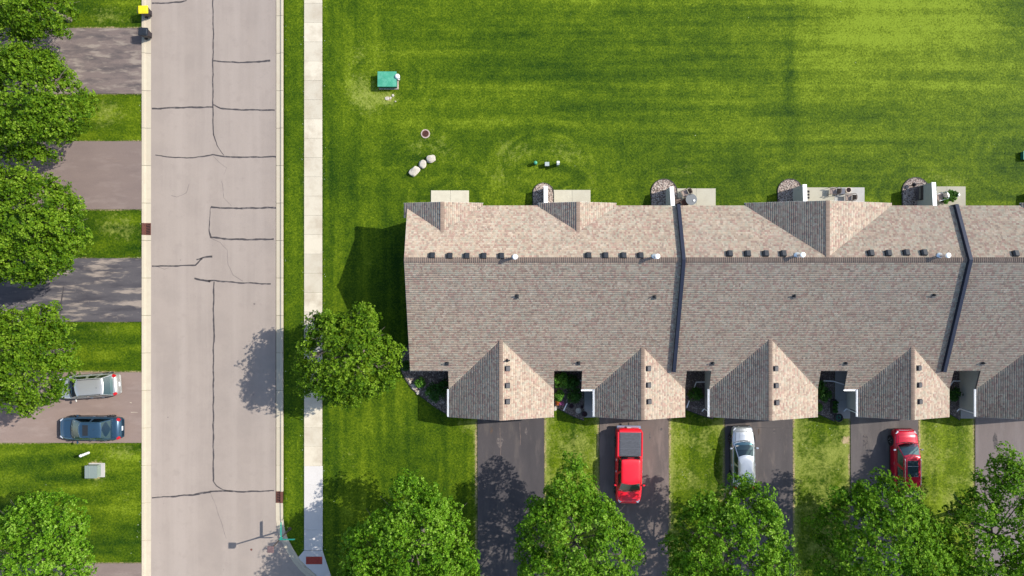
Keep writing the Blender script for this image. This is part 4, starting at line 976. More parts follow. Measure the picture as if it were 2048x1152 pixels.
# ------------------------------------------------------------------ cars
def interp(pts, x):
    xs = [p[0] for p in pts]; ys = [p[1] for p in pts]
    for i in range(len(xs) - 1):
        if x <= xs[i + 1]:
            t = (x - xs[i]) / (xs[i + 1] - xs[i]); t = max(0, min(1, t)); t = t * t * (3 - 2 * t) * .5 + t * .5
            return ys[i] + (ys[i + 1] - ys[i]) * t
    return ys[-1]
def car(name, label, cat, loc, heading, P):
    """local x forward. P: dict of proportions"""
    t = thing(name, label, cat, (loc[0], loc[1], ZW), heading)
    L, W = P['L'], P['W']; hL = L / 2; pm = P['paint']
    # body
    st = [-hL + L * .5 * (1 - math.cos(PI * i / 46)) for i in range(47)]; vs = []; n = 16
    for x in st:
        tt = abs(x) / hL; nose = P.get('nose', .14) if x > 0 else P.get('tailt', .10)
        w_ = W / 2 * (1 - nose * tt ** 4); e = max(0, (tt - .93) / .07); w_ *= (1 - .22 * e ** 2.2)
        zt = interp(P['top'], x); zb = .2 + .1 * e; zt = zt - .10 * e ** 2; cr = P.get('crown', .05) * (1 - .5 * e)
        side = .03 * math.sin(min(1, max(0, .5 + x / L)) * PI)
        half = [(0, zb), (w_ - .10, zb), (w_ - .015, zb + .1), (w_ + side * .3, zb + .28), (w_ + side * .2, zt - .24), (w_ - .015, zt - .12), (w_ - .075, zt - .035), (w_ * .72, zt + cr * .55), (0, zt + cr)]
        ring = [(x, -a, b_) for a, b_ in half[1:-1]][::-1] + [(x, half[0][0], half[0][1])] + [(x, a, b_) for a, b_ in half[1:-1]] + [(x, 0, half[-1][1])]
        vs += ring
    n = len(ring); m_ = len(st)
    fs = [(i * n + k, i * n + (k + 1) % n, (i + 1) * n + (k + 1) % n, (i + 1) * n + k) for i in range(m_ - 1) for k in range(n)] + [tuple(range(n))[::-1], tuple((m_ - 1) * n + k for k in range(n))]
    MB().add(vs, fs).build('body', pm, t, smooth=True)
    # cabin rings
    xa, xc, xd, xb = P['xa'], P['xc'], P['xd'], P['xb']; zb, zr = P['belt'], P['roof']; wb_, wr = P['wb'], P['wr']
    bow = P.get('bow', .12)
    def ring_at(tv, inset=0.0, z=None):
        xf = xa + (xc - xa) * tv - inset; xr = xb + (xd - xb) * tv + inset; wv = wb_ + (wr - wb_) * tv - inset * .6
        zz = zb + (zr - zb) * tv if z is None else z; R = []
        for yy in np.linspace(-.84, .84, 8): R.append((xf + bow * (1 - yy * yy) - .03, yy * wv, zz))           # front 0..7
        R += [(xf - .01, .93 * wv, zz), (xf - .09, .99 * wv, zz)]                                             # 8,9
        for q in np.linspace(.09, .91, 12): R.append((xf + (xr - xf) * q, wv * (1.0 + .02 * math.sin(q * PI)), zz))   # 10..21
        R += [(xr + .09, .99 * wv, zz), (xr + .01, .93 * wv, zz)]                                             # 22,23
        for yy in np.linspace(.84, -.84, 8): R.append((xr - bow * .5 * (1 - yy * yy) + .02, yy * wv, zz))       # 24..31
        R += [(xr + .01, -.93 * wv, zz), (xr + .09, -.99 * wv, zz)]
        for q in np.linspace(.91, .09, 12): R.append((xf + (xr - xf) * q, -wv * (1.0 + .02 * math.sin(q * PI)), zz))  # 34..45
        R += [(xf - .09, -.99 * wv, zz), (xf - .01, -.93 * wv, zz)]
        return R
    lv = [ring_at(-.06), ring_at(.06), ring_at(.5), ring_at(.93), ring_at(1.0), ring_at(1.0, .05, zr + .022), ring_at(1.0, .14, zr + .042), ring_at(1.0, .35, zr + .06)]
    nn = len(lv[0]); V = [p for r in lv for p in r]; parts = {'frame': [], 'wind': [], 'rear': [], 'sr': [], 'sl': []}
    pil = P.get('pillars', (15,))
    for i in range(len(lv) - 1):
        for k in range(nn):
            f = (i * nn + k, i * nn + (k + 1) % nn, (i + 1) * nn + (k + 1) % nn, (i + 1) * nn + k); g = 'frame'
            if i in (1, 2):
                if 0 <= k <= 6 or k in (7, 47): g = 'wind'
                elif 24 <= k <= 30 or k in (23, 31): g = 'rear'
                elif 9 <= k <= 21: g = 'frame' if k in pil else 'sl'
                elif 33 <= k <= 45: g = 'frame' if (54 - k) in pil else 'sr'
            parts[g].append(f)
    parts['frame'].append(tuple((len(lv) - 1) * nn + k for k in range(nn)))
    def sub(name_, g, mt):
        used = sorted({i for f in parts[g] for i in f}); mp = {u: i for i, u in enumerate(used)}
        return MB().add([V[u] for u in used], [tuple(mp[i] for i in f) for f in parts[g]]).build(name_, mt, t, smooth=True)
    sub('cabin_roof', 'frame', P.get('roofpaint', pm)); sub('windshield', 'wind', M['cglass']); sub('rear_window', 'rear', P.get('rearglass', M['cglass'])); sub('side_window', 'sl', M['cglass']); sub('side_window', 'sr', M['cglass'])
    # interior
    bz = interp(P['top'], (xa + xb) / 2) + P.get('crown', .05)
    cabw = wb_ - .07
    MB().box(((xa + xb) / 2 - .02, 0, bz + .03), (xa - xb - .42, 2 * cabw, .05)).build('cabin_floor', P.get('seatmat', M['seatm']), t)
    MB().box((xa - .35, 0, bz + .07), (.35, 2 * cabw - .1, .07)).build('dashboard', P.get('dash', M['seatm']), t, .02)
    for sx in P.get('seats', (.0, -.85)):
        for sy in (-.36, .36):
            sm = P.get('seatmat', M['seatl'])
            MB().box((xc - .45 + sx, sy, bz + .15), (.16, .44, .28)).box((xc - .47 + sx, sy, bz + .33), (.09, .24, .12)).build('seat', sm, t, .03)
    cw = MB()
    for q in range(8): pass
    cw.tube([(xa + bow * (1 - yy * yy) - .01, yy * wb_ * .98, zb + .0 - .012) for yy in np.linspace(-.95, .95, 9)], .028, 6)
    cw.build('cowl', M['plasb'], t)
    wz = zb + .03
    for s_ in (-.1, .35): MB().tube([(xa + bow * .9, s_ * W / 2 + .1, wz + .01), (xa + bow * .5 - .05, s_ * W / 2 - .42, wz + .045)], .010, 5).build('wiper', M['plasb'], t)
    # shut lines
    def topz(x, fy): return interp(P['top'], x) + P.get('crown', .05) * (.55 + .45 * (1 - fy / .72)) + .002
    sm = MB(); xs_ = np.linspace(xa + .08, hL - .42, 7)
    for s_ in (-1, 1): sm.tube([(x, s_ * (W / 2) * (1 - P.get('nose', .14) * (x / hL) ** 4) * .72, topz(x, .72)) for x in xs_], .011, 4)
    sm.tube([(hL - .40, q * W / 2 * .62, topz(hL - .40, abs(q) * .72) - .004) for q in np.linspace(-1, 1, 7)], .011, 4)
    if -hL + .35 < xb - .3 and 'bump' not in P:
        for s_ in (-1, 1): sm.tube([(x, s_ * W / 2 * .70, topz(x, .72)) for x in np.linspace(xb - .06, -hL + .35, 4)], .011, 4)
    sm.build('shut_lines', M['plasb'], t)
    ds = MB()
    for s_ in (-1, 1):
        for x in (xa - .28, (xa + xb) / 2 - .05, xb + .35): ds.tube([(x, s_ * (W / 2 + .028), .35), (x, s_ * (W / 2 + .022), P['belt'] - .28), (x, s_ * (W / 2 - .012), P['belt'] - .14)], .010, 4)
    ds.build('door_seams', M['plasb'], t)
    # wheels
    r = P.get('wr_', .34)
    for sx in (P['wf'], P['wrear']):
        for sy in (-1, 1):
            wy = sy * (W / 2 - .075)
            wh = MB().lathe([(r * .55, -.11), (r * .93, -.11), (r, -.07), (r, .07), (r * .93, .11), (r * .55, .11)], 24, (0, 0, 0), 'Y').build('wheel', M['rubber'], t)
            wh.location = (sx, wy, r)
            rb = MB().lathe([(r * .66, .06), (r * .66, .1), (r * .58, .105), (r * .56, .07)], 20, (0, 0, 0), 'Y')
            for q in range(5):
                a = q * 2 * PI / 5; rb.beam((0, .085, 0), (math.cos(a) * r * .6, .105, math.sin(a) * r * .6), .055, .03, up=(0, 1, 0))
            if sy < 0: rb.v = [(x, -y_, z) for x, y_, z in rb.v]
            rb.build('rim', M['rim'], wh)
            b = MB(); pts = [(sx + (r + .06) * math.cos(a), sy * (W / 2 + .005), r + (r + .06) * math.sin(a)) for a in np.linspace(-.15, PI + .15, 15)]
            b.tube(pts, .028, 5).build('wheel_arch', P.get('archm', M['plasb']), t)
            b = MB().lathe([(r + .05, -.01), (r + .05, .01)], 20, (sx, sy * (W / 2 - .004), r), 'Y'); b.build('wheel_well', M['black'], t)
    # lamps, mirrors, handles, trim
    for sy in (-1, 1):
        zf = interp(P['top'], hL - .25)
        MB().box((hL - .26, sy * (W / 2 - .30), zf - .055), (.34, .26, .12), rz=-sy * .55, taper=.8).build('headlight', M['lens'], t, .02)
        zt_ = interp(P['top'], -hL + .15); tz = P.get('tailz', zt_ - .03)
        MB().box((-hL + .17, sy * (W / 2 - .21), tz), (.26, .22, .18), rz=sy * .5, taper=.9).build('taillight', M['tail'], t, .02)
        mx = xa - .42
        MB().box((mx, sy * (W / 2 + .10), zb + .06), (.12, .22, .13), rz=sy * .15).build('mirror', P.get('mirrorm', pm), t, .035)
        MB().beam((mx, sy * (W / 2 - .06), zb + .02), (mx, sy * (W / 2 + .06), zb + .04), .05, .04).build('mirror_arm', M['plasb'], t)
        for hx in P.get('handles', (.05, -.85)):
            MB().box((xc - .75 + hx, sy * (W / 2 + .02), zb - .17), (.19, .035, .035)).build('door_handle', P.get('handlem', M['chrome']), t, .01, seg=1)
        MB().box(((P['wf'] + P['wrear']) / 2, sy * (W / 2 - .02), .26), (P['wf'] - P['wrear'] - .85, .06, .1)).build('sill_trim', M['plasb'], t, .01, seg=1)
    MB().box((hL - .06, 0, .52), (.12, W * .5, .18)).build('grille', M['plasb'], t, .02)
    MB().box((hL - .02, 0, .36), (.08, W * .72, .1)).build('front_bumper_trim', M['plasb'], t, .02)
    MB().box((-hL + .03, 0, .42), (.12, W * .78, .16)).build('rear_bumper', P.get('bump', pm), t, .03)
    MB().box((-hL - .012, 0, P.get('platez', .62)), (.02, .34, .16)).build('number_plate', M['plate'], t)
    return t
def addp(t, name, b, m, bevel=.01): return b.build(name, m, t, bevel)
silver = paint('silver_paint', (.44, .46, .47), .75, .32); red = paint('red_paint', (.62, .0015, .014), .0, .45); red2 = paint('crimson_paint', (.42, .002, .020), .25, .3)
blue = paint('steel_blue_paint', (.028, .065, .105), .45, .3); wagon = paint('champagne_silver_paint', (.47, .46, .43), .6, .35)
dkbeige = M['seatl']
# silver sedan, nose to the north
t = car('parked_sedan', 'silver four door sedan parked nose toward the garage on the charcoal driveway', 'car', (gx(1487, .8), gy(916, .8)), PI / 2 + .01,
        dict(L=4.95, W=1.84, top=[(-2.5, .78), (-2.2, .93), (-1.5, .98), (-.3, .90), (.9, .90), (1.9, .80), (2.35, .66), (2.5, .60)], belt=.93, roof=1.40, wb=.80, wr=.60, xa=1.24, xc=.16, xd=-1.25, xb=-1.95, paint=silver, wf=1.42, wrear=-1.42, nose=.20, tailt=.12, bow=.17, dash=M['seatl']))
MB().tube([(-.78, 0, 1.45), (-.9, 0, 1.52)], .02, 5).build('antenna', M['plasb'], t)
for s_ in (-.28, .28): MB().tube([(1.35, s_ * 1.2, .955), (1.9, s_, .86), (2.3, s_ * .8, .735)], .010, 4).build('hood_crease', silver, t)
# red sport utility vehicle
t = car('parked_suv', 'glossy crimson sport utility vehicle with black sunroof on the grey driveway', 'car', (gx(1808, .9) + .18, gy(921, .9)), PI / 2 + .005,
        dict(L=4.85, W=1.94, top=[(-2.43, .98), (-2.2, 1.08), (-1.0, 1.08), (1.0, 1.05), (1.9, .98), (2.3, .85), (2.43, .74)], belt=1.10, roof=1.72, wb=.87, wr=.66, xa=1.34, xc=.50, xd=-1.85, xb=-2.22, paint=red2, wf=1.48, wrear=-1.45, wr_=.37, nose=.17, tailt=.11, bow=.16, tailz=1.05, pillars=(14, 18), handlem=M['chrome'], mirrorm=M['chrome'], seatmat=M['seatl'], dash=M['seatl']))
sr = MB().box((-.42, 0, 1.785), (1.25, .82, .014)).build('sunroof', M['glass'], t, .004); MB().box((-.22, 0, 1.796), (.02, .84, .01)).build('sunroof_bar', M['galv'], sr)
for s_ in (-1, 1): MB().tube([(.35, s_ * .61, 1.77), (.2, s_ * .62, 1.81), (-1.55, s_ * .62, 1.80), (-1.7, s_ * .61, 1.75)], .022, 6).build('roof_rail', M['chrome'], t)
MB().tube([(2.36, y_, .78 - abs(y_) * .05) for y_ in (-.55, -.2, .2, .55)], .035, 6).build('chrome_strip', M['chrome'], t)
# champagne wagon, nose to the west
t = car('parked_wagon', 'silver crossover wagon partly under the maple on the left driveway', 'car', (gx(175, .9), gy(773, .9)), PI + .07,
        dict(L=4.75, W=1.84, top=[(-2.38, .98), (-2.2, 1.02), (-1.0, 1.02), (1.0, .98), (1.8, .90), (2.25, .78), (2.38, .68)], belt=1.02, roof=1.56, wb=.83, wr=.66, xa=1.25, xc=.45, xd=-1.55, xb=-2.10, paint=wagon, wf=1.38, wrear=-1.38, wr_=.36, nose=.2, tailt=.14, bow=.16, tailz=1.0, pillars=(14, 18), seats=(0, -.85), seatmat=M['seatm']))
for s_ in (-1, 1): MB().tube([(.3, s_ * .60, 1.62), (.2, s_ * .61, 1.655), (-1.3, s_ * .61, 1.65), (-1.42, s_ * .60, 1.61)], .02, 6).build('roof_rail', M['plasb'], t)
for s_ in (-.42, -.21, 0, .21, .42): MB().box((-.5, s_, 1.622), (1.5, .03, .012)).build('roof_rib', wagon, t, .004, seg=1)
MB().tube([(-1.1, .08, 1.62), (-1.22, .08, 1.72)], .02, 5).build('antenna', M['plasb'], t)
# blue sedan, nose to the west
t = car('parked_sedan', 'dark steel blue sedan with sunroof parked below the silver wagon', 'car', (gx(180, .75), gy(857, .75)), PI,
        dict(L=4.98, W=1.86, top=[(-2.5, .80), (-2.2, .96), (-1.4, 1.0), (-.3, .92), (.9, .92), (1.9, .82), (2.35, .68), (2.5, .60)], belt=.95, roof=1.42, wb=.81, wr=.62, xa=1.22, xc=.34, xd=-1.18, xb=-1.98, paint=blue, wf=1.42, wrear=-1.42, nose=.2, tailt=.14, bow=.17, dash=M['seatl']))
MB().box((-.08, 0, 1.476), (.44, .84, .014)).build('sunroof', M['gloss'] if 'gloss' in M else M['plasb'], t, .004)
MB().tube([(-.68, -.08, 1.47), (-.8, -.08, 1.54)], .02, 5).build('antenna', M['plasb'], t)
# red pickup, nose to the south
P = dict(L=5.9, W=2.02, top=[(-2.88, 1.28), (-2.7, 1.34), (-.6, 1.34), (0, 1.30), (1.4, 1.28), (2.3, 1.20), (2.72, 1.08), (2.88, .98)], belt=1.30, roof=1.86, wb=.90, wr=.74, xa=1.82, xc=1.08, xd=-.70, xb=-.82, paint=red, wf=1.88, wrear=-1.78, wr_=.40, nose=.12, tailt=.03, crown=.03, bow=.13, tailz=1.12, platez=.7, pillars=(15,), bump=M['chrome'], seats=(0, -.9), seatmat=M['seatm'])
t = car('pickup_truck', 'bright red crew cab pickup with dark grey bed cover nose toward the street', 'pickup truck', (gx(1258, 1.0), gy(932, 1.0)), -PI / 2 - .012, P)
b = MB()
MB().box((-1.80, 0, 1.385), (1.84, 1.66, .05)).build('bed_cover', M['tonneau2'], t, .012)
for i in range(3): MB().box((-1.18 - i * .60, 0, 1.415), (.565, 1.54, .03)).build('cover_panel', M['tonneau'], t, .01, seg=1)
MB().box((-.885, 0, 1.36), (.10, 1.5, .08)).build('bed_gap_trim', M['plasb'], t)
for s_ in (-1, 1): MB().box((-1.80, s_ * .93, 1.375), (1.9, .12, .05)).build('bed_rail', red, t, .015)
MB().box((-2.80, 0, 1.37), (.12, 1.7, .05)).build('tailgate', red, t, .015)
MB().box((-2.98, 0, .62), (.26, 1.9, .2)).build('step_bumper', M['chrome'], t, .04)
MB().box((-3.12, 0, .52), (.35, .08, .08)).box((-3.3, .0, .60), (.06, .06, .12)).build('hitch', M['plasb'], t)
MB().box((-2.96, -.25, .735), (.2, .16, .02)).build('bumper_step_pad', M['plasb'], t)
MB().box((-.84, 0, 1.82), (.04, .5, .05)).build('brake_light', M['tail'], t)

# ------------------------------------------------------------------ street lamp, bins, cabinets, stones
t = thing('street_lamp', 'bronze corner lamp post with square head and two green street name blades', 'street lamp', (gx(580), gy(1057), ZL))
MB().tube([(0, 0, -.1), (0, 0, 4.15)], [.07, .05], 12).lathe([(.13, 0), (.13, .12), (.08, .2)], 12).build('post', M['post'], t)
MB().lathe([(.06, 4.12), (.1, 4.2), (.06, 4.26)], 8).build('collar', M['post'], t)
lh = MB().box((0, 0, 4.33), (.36, .36, .16), taper=1.25).build('lamp_head', M['lens'], t, .01, seg=1)
MB().box((0, 0, 4.44), (.50, .50, .06), taper=.92).build('lamp_cap', M['lampb'], lh, .01, seg=1)
MB().box((0, .66, 2.15), (.03, 1.15, .21)).build('sign_blade', M['sign'], t, .004, seg=1)
MB().box((.60, 0, 2.38), (1.05, .03, .21)).build('sign_blade', M['sign'], t, .004, seg=1)
MB().tube([(0, 0, 2.0), (0, 0, 2.55)], .075, 10).build('sign_clamp', M['sign'], t)

def bin_cart(label, px, py, lidm):
    t = thing('wheeled_bin', label, 'garbage bin', (gx(px), gy(py), ZW), 0, 'wheeled bins at the kerb')
    b = MB(); b.add([(-.20, -.22, .05), (.22, -.22, .05), (.22, .22, .05), (-.20, .22, .05), (-.33, -.29, 1.0), (.36, -.29, 1.0), (.36, .29, 1.0), (-.33, .29, 1.0)], [(3, 2, 1, 0), (4, 5, 6, 7), (0, 1, 5, 4), (1, 2, 6, 5), (2, 3, 7, 6), (3, 0, 4, 7)])
    b.build('tub', M['binb'], t, .04)
    ld = MB().box((.02, 0, 1.04), (.80, .66, .08), taper=.92).build('lid', lidm, t, .03)
    MB().box((.16, 0, 1.085), (.34, .44, .03), taper=.85).build('lid_boss', lidm, ld, .012)
    MB().tube([(-.44, -.26, 1.0), (-.47, -.24, 1.0), (-.47, .24, 1.0), (-.44, .26, 1.0)], .018, 6).beam((-.46, -.2, .98), (-.32, -.2, .95), .03, .03).beam((-.46, .2, .98), (-.32, .2, .95), .03, .03).build('handle', M['binb'], t)
    for s_ in (-1, 1): MB().lathe([(.05, -.03), (.13, -.03), (.13, .03), (.05, .03)], 16, (-.2, s_ * .27, .13), 'Y').build('wheel', M['rubber'], t)
    MB().box((.30, 0, .5), (.03, .36, .5)).build('front_rib', M['binb'], t, .01)
    return t
bin_cart('wheeled bin with a bright yellow lid at the kerb', 300, 30, M['biny']).rotation_euler.z = .03
bin_cart('wheeled bin with a black lid at the kerb, below the yellow lidded one', 300, 73, M['bink']).rotation_euler.z = -.06

t = thing('utility_cabinet', 'large teal green transformer cabinet on the mown lawn', 'utility cabinet', (gx(777), gy(163), 0))
MB().box((.03, -.02, .01), (1.56, 1.22, .06)).build('pad', M['stonebk'], t)
MB().box((0, 0, .31), (1.42, 1.12, .60)).build('cabinet', M['tdark'], t, .02)
b = MB(); b.box((0, 0, .62), (1.50, 1.20, .06)); b.add([(-.72, -.57, .651), (.72, -.57, .651), (.72, .57, .651), (-.72, .57, .651), (0, 0, .70)], [(0, 1, 4), (1, 2, 4), (2, 3, 4), (3, 0, 4)])
b.build('lid', M['tgreen'], t)
for s_ in (-.3, .3): MB().box((s_, -.575, .3), (.5, .02, .48)).build('door', M['tdark'], t, .006, seg=1)
t = thing('meter_pedestal', 'small white capped meter pedestal beside the green transformer', 'utility pedestal', (gx(797.5), gy(158), 0))
MB().box((0, 0, .22), (.22, .22, .6)).build('column', M['galv'], t, .01)
MB().lathe([(.12, .52), (.19, .56), (.2, .72), (.15, .80), (.04, .84)], 14).build('cap', M['ped'], t, smooth=True)
MB().box((.05, -.16, .35), (.12, .08, .2)).build('meter_box', M['ped'], t, .01)

t = thing('utility_cabinet', 'grey green utility cabinet on a pad on the lower left lawn', 'utility cabinet', (gx(191), gy(940), 0))
MB().box((.12, .0, .0), (1.25, 1.12, .09)).build('pad', M['path'], t)
MB().box((0, 0, .30), (.92, .95, .56)).build('cabinet', M['ggreen'], t, .02)
b = MB().box((0, 0, .60), (.98, 1.0, .05)); b.build('lid', M['lidg'], t, .012)
MB().box((-.12, 0, .632), (.03, .9, .02)).build('lid_seam', M['ggreen'], t)
MB().box((.48, .0, .3), (.02, .7, .4)).build('door', M['ggreen'], t, .006, seg=1)
t = thing('marker_post', 'white utility marker post above the grey green cabinet', 'marker post', (gx(177), gy(905.5), 0))
MB().tube([(0, 0, -.05), (0, 0, .98)], .10, 14).build('post', M['ped'], t, smooth=False)
MB().lathe([(.11, .96), (.115, 1.02), (.09, 1.08), (.03, 1.11)], 14).build('cap', M['ped'], t, smooth=True)
MB().box((0, -.10, .7), (.1, .01, .2)).build('warning_plate', M['greyb'], t)

t = thing('green_pedestal', 'small round green pedestal left of the grey lawn box', 'utility pedestal', (gx(1070.5), gy(327.5), 0))
MB().lathe([(.13, 0), (.13, .42)], 16).build('tube', M['tdark'], t); MB().lathe([(.145, .40), (.15, .46), (.11, .53), (.03, .56)], 16).build('dome', M['tgreen'], t, smooth=True)
t = thing('grey_utility_box', 'low square grey utility box in the middle of the three lawn fixtures', 'utility box', (gx(1093.5), gy(330), 0))
MB().box((0, 0, .22), (.3, .26, .46)).build('case', M['greyb'], t, .01); MB().box((0, 0, .46), (.35, .31, .05)).build('lid', M['greyb'], t, .008)
t = thing('white_utility_box', 'narrow tall pale utility box right of the grey lawn box', 'utility box', (gx(1115), gy(329.5), 0))
MB().box((0, 0, .4), (.18, .24, .82)).build('case', M['greyb'], t, .01); MB().box((0, .06, .83), (.22, .17, .06)).build('lid', M['ped'], t, .008); MB().box((0, -.1, .83), (.2, .1, .05)).build('lower_lid', M['greyb'], t)
t = thing('utility_cabinet', 'dark green utility box at the right edge of the lawn', 'utility cabinet', (gx(2060), gy(312), 0))
MB().box((0, 0, .15), (1.5, .62, .34)).build('cabinet', M['tdark'], t, .02); MB().box((0, 0, .34), (1.56, .68, .05)).build('lid', M['tgreen'], t, .01)

t = thing('lawn_drain', 'round rusty drain grate in a concrete ring set in the lawn', 'drain', (gx(851), gy(267.5), 0))
b = MB(); n = 28
for r0, r1, z_ in ((.36, .27, .03),):
    vs = [(r0 * math.cos(2 * PI * i / n), r0 * math.sin(2 * PI * i / n), z_) for i in range(n)] + [(r1 * math.cos(2 * PI * i / n), r1 * math.sin(2 * PI * i / n), z_) for i in range(n)] + [(r0 * math.cos(2 * PI * i / n), r0 * math.sin(2 * PI * i / n), -.05) for i in range(n)]
    b.add(vs, [(i, (i + 1) % n, n + (i + 1) % n, n + i) for i in range(n)] + [(2 * n + i, 2 * n + (i + 1) % n, (i + 1) % n, i) for i in range(n)])
b.build('concrete_ring', M['stonebk'], t)
MB().lathe([(.27, -.02), (.27, .0)], 24).build('pit', M['black'], t)
MB().tube([(.25 * math.cos(2 * PI * i / 24), .25 * math.sin(2 * PI * i / 24), .025) for i in range(25)], .025, 6, False).build('rim', M['rust'], t)
for i in range(5):
    xx = -.17 + i * .085; h_ = math.sqrt(.24 ** 2 - xx ** 2); MB().beam((xx - .04, -h_, .022), (xx + .04, h_, .022), .034, .03).build('bar', M['rust'], t)

def boulder(label, px, py, sx, sy, rz, h, seed):
    bm = bmesh.new(); bmesh.ops.create_icosphere(bm, subdivisions=4, radius=1); rg = random.Random(seed)
    from mathutils import noise
    for v in bm.verts:
        d = noise.noise(v.co * 1.3 + Vector((seed, 0, 0))) * .25 + noise.noise(v.co * 3.5 + Vector((0, seed, 0))) * .08
        # flatten facets
        v.co = v.co * (1 + d); v.co.x = math.copysign(abs(v.co.x) ** .8, v.co.x); v.co.y = math.copysign(abs(v.co.y) ** .8, v.co.y)
        v.co = Vector((v.co.x * sx / 2, v.co.y * sy / 2, (v.co.z * .5 + .32) * h))
    me = bpy.data.meshes.new('boulder'); bm.to_mesh(me); bm.free()
    o = link('boulder', me, M['boulder'], None, True); o.location = (gx(px), gy(py), 0); o.rotation_euler = (0, 0, rz)
    tag(o, label, 'boulder', 'pale boulders in a row on the lawn'); return o
boulder('pale boulder, uppermost and roundest of the row of three', 862, 318.5, .74, .58, .2, .42, 1)
boulder('pale boulder in the middle of the row of three', 845.5, 329, .56, .66, -.35, .38, 2)
boulder('pale boulder, lowest and longest of the row of three', 829.5, 343, .92, .62, .75, .42, 3)
for i, (a, c_, s_, lab) in enumerate([(774, 197, .34, 'flat pale stone below the green transformer, largest of the scattered stones'), (781, 196, .2, 'small tan stone beside the largest flat stone below the transformer'), (786, 191, .22, 'small pale stone up and right of the flat stones below the transformer'), (791, 203, .12, 'tiny pale stone in the grass below the transformer')]):
    o = boulder(lab, a, c_, s_, s_ * .8, i, .07, 20 + i); o['group'] = 'flat stones below the transformer'; o.name = 'flat_stone'; o['category'] = 'stone'

# ------------------------------------------------------------------ patio furniture
def patio_chair(label, px, py, rz, seatm, frm, wide=.56, rounded=True):
    t = thing('patio_chair', label, 'chair', (gx(px, .5), gy(py, .5), ZW), rz, 'patio chairs')
    MB().box((.02, 0, .43), (.50, wide - .06, .06)).build('seat', seatm, t, .02)
    # back hoop
    b = MB(); n = 9
    hoop = [(-.24, -wide / 2, .62)] + [(-.24 - .20 * math.sin(PI * i / n), -wide / 2 * math.cos(PI * i / n), .88 + .04 * math.sin(PI * i / n)) for i in range(n + 1)] + [(-.24, wide / 2, .62)]
    b.tube(hoop, .022, 6); b.build('back_frame', frm, t)
    b = MB(); b.add([(-.26, -wide / 2 + .05, .46), (-.26, wide / 2 - .05, .46), (-.40, wide / 2 - .12, .86), (-.40, -wide / 2 + .12, .86), (-.29, -wide / 2 + .05, .46), (-.29, wide / 2 - .05, .46), (-.43, wide / 2 - .12, .86), (-.43, -wide / 2 + .12, .86)], [(0, 1, 2, 3), (7, 6, 5, 4), (0, 4, 5, 1), (1, 5, 6, 2), (2, 6, 7, 3), (3, 7, 4, 0)])
    b.build('backrest', seatm if not rounded else frm, t)
    for s_ in (-1, 1):
        MB().tube([(.28, s_ * wide / 2, .40), (.24, s_ * wide / 2, .63), (-.26, s_ * wide / 2, .66)], .022, 6).build('armrest', frm, t)
        for sx in (-.26, .27): MB().tube([(sx, s_ * wide / 2, 0), (sx, s_ * wide / 2, .62 if sx < 0 else .42)], .018, 6).build('leg', frm, t)
    return t
patio_chair('tan cushioned chair above the round glass table', 1371, 386.5, PI + .45, M['cush'], M['wicker'])
patio_chair('rust brown chair at the eave beside the round glass table', 1369, 405, .5, M['cushr'], M['iron'])
patio_chair('dark chair against the privacy wall by the round glass table', 1356, 404, .1, M['wicker'], M['iron'])
patio_chair('brown wicker chair with its back to the right, by the slate side table', 1667, 382, PI - .05, M['cush'], M['wicker'])
patio_chair('brown wicker chair with a tan seat nearest the eave below the cream pot', 1698, 395, PI - .02, M['cush'], M['wicker'])
patio_chair('pale chair beside the potted plants on the rightmost patio', 1880, 394, PI + .3, M['cush'], M['galv'])
t = thing('patio_table', 'round grey glass patio table on the middle patio', 'table', (gx(1382.5, .72), gy(399, .72), ZW))
MB().lathe([(.44, .70), (.45, .71), (.45, .725), (.44, .735)], 28).build('table_top', M['greyglass'] if 'greyglass' in M else mat('grey_glass', (.16, .165, .165), .1, 0, .6), t)
for i in range(4): a = i * PI / 2 + .4; MB().tube([(math.cos(a) * .36, math.sin(a) * .36, 0), (math.cos(a) * .2, math.sin(a) * .2, .35), (math.cos(a) * .36, math.sin(a) * .36, .7)], .018, 6).build('leg', M['iron'], t)
t = thing('candle_dish', 'small white dish on the round glass table', 'dish', (gx(1388, .75), gy(401, .75), ZW + .735)); MB().lathe([(.02, .0), (.07, .02), (.09, .05), (.02, .045)], 14).build('bowl', M['ped'], t)
t = thing('side_table', 'square slate side table between the two wicker chairs', 'table', (gx(1685, .45), gy(382.5, .45), ZW))
MB().box((0, 0, .44), (.40, .46, .04)).build('table_top', M['navy'], t, .01)
for sx in (-.17, .17):
    for sy in (-.2, .2): MB().tube([(sx, sy, 0), (sx, sy, .42)], .015, 6).build('leg', M['iron'], t)
def pot(label, px, py, r, h, m, group='plant pots', z=ZW, soil=True):
    t = thing('plant_pot', label, 'plant pot', (gx(px, h), gy(py, h), z), 0, group)
    MB().lathe([(r * .68, 0), (r * .95, h * .9), (r, h * .92), (r, h), (r * .84, h), (r * .82, h * .86)], 20).build('pot', m, t)
    MB().lathe([(r * .80, h * .85), (r * .80, h * .9)], 16).build('soil', M['potsoil'], t); return t
pot('wide cream plant pot filled with dark soil on the long patio', 1697, 380, .23, .48, M['terra'])
MB_ = thing('plant_stand', 'small dark wire stand beside the privacy wall on the long patio', 'stand', (gx(1616.5, .5), gy(389.5, .5), ZW))
for yy in (-.24, 0, .24): MB().box((.0, yy, .5), (.18, .14, .02)).build('shelf', M['iron'], MB_)
MB().tube([(0, -.34, 0), (0, -.34, .55), (0, .34, .55), (0, .34, 0)], .02, 6).build('frame', M['iron'], MB_)
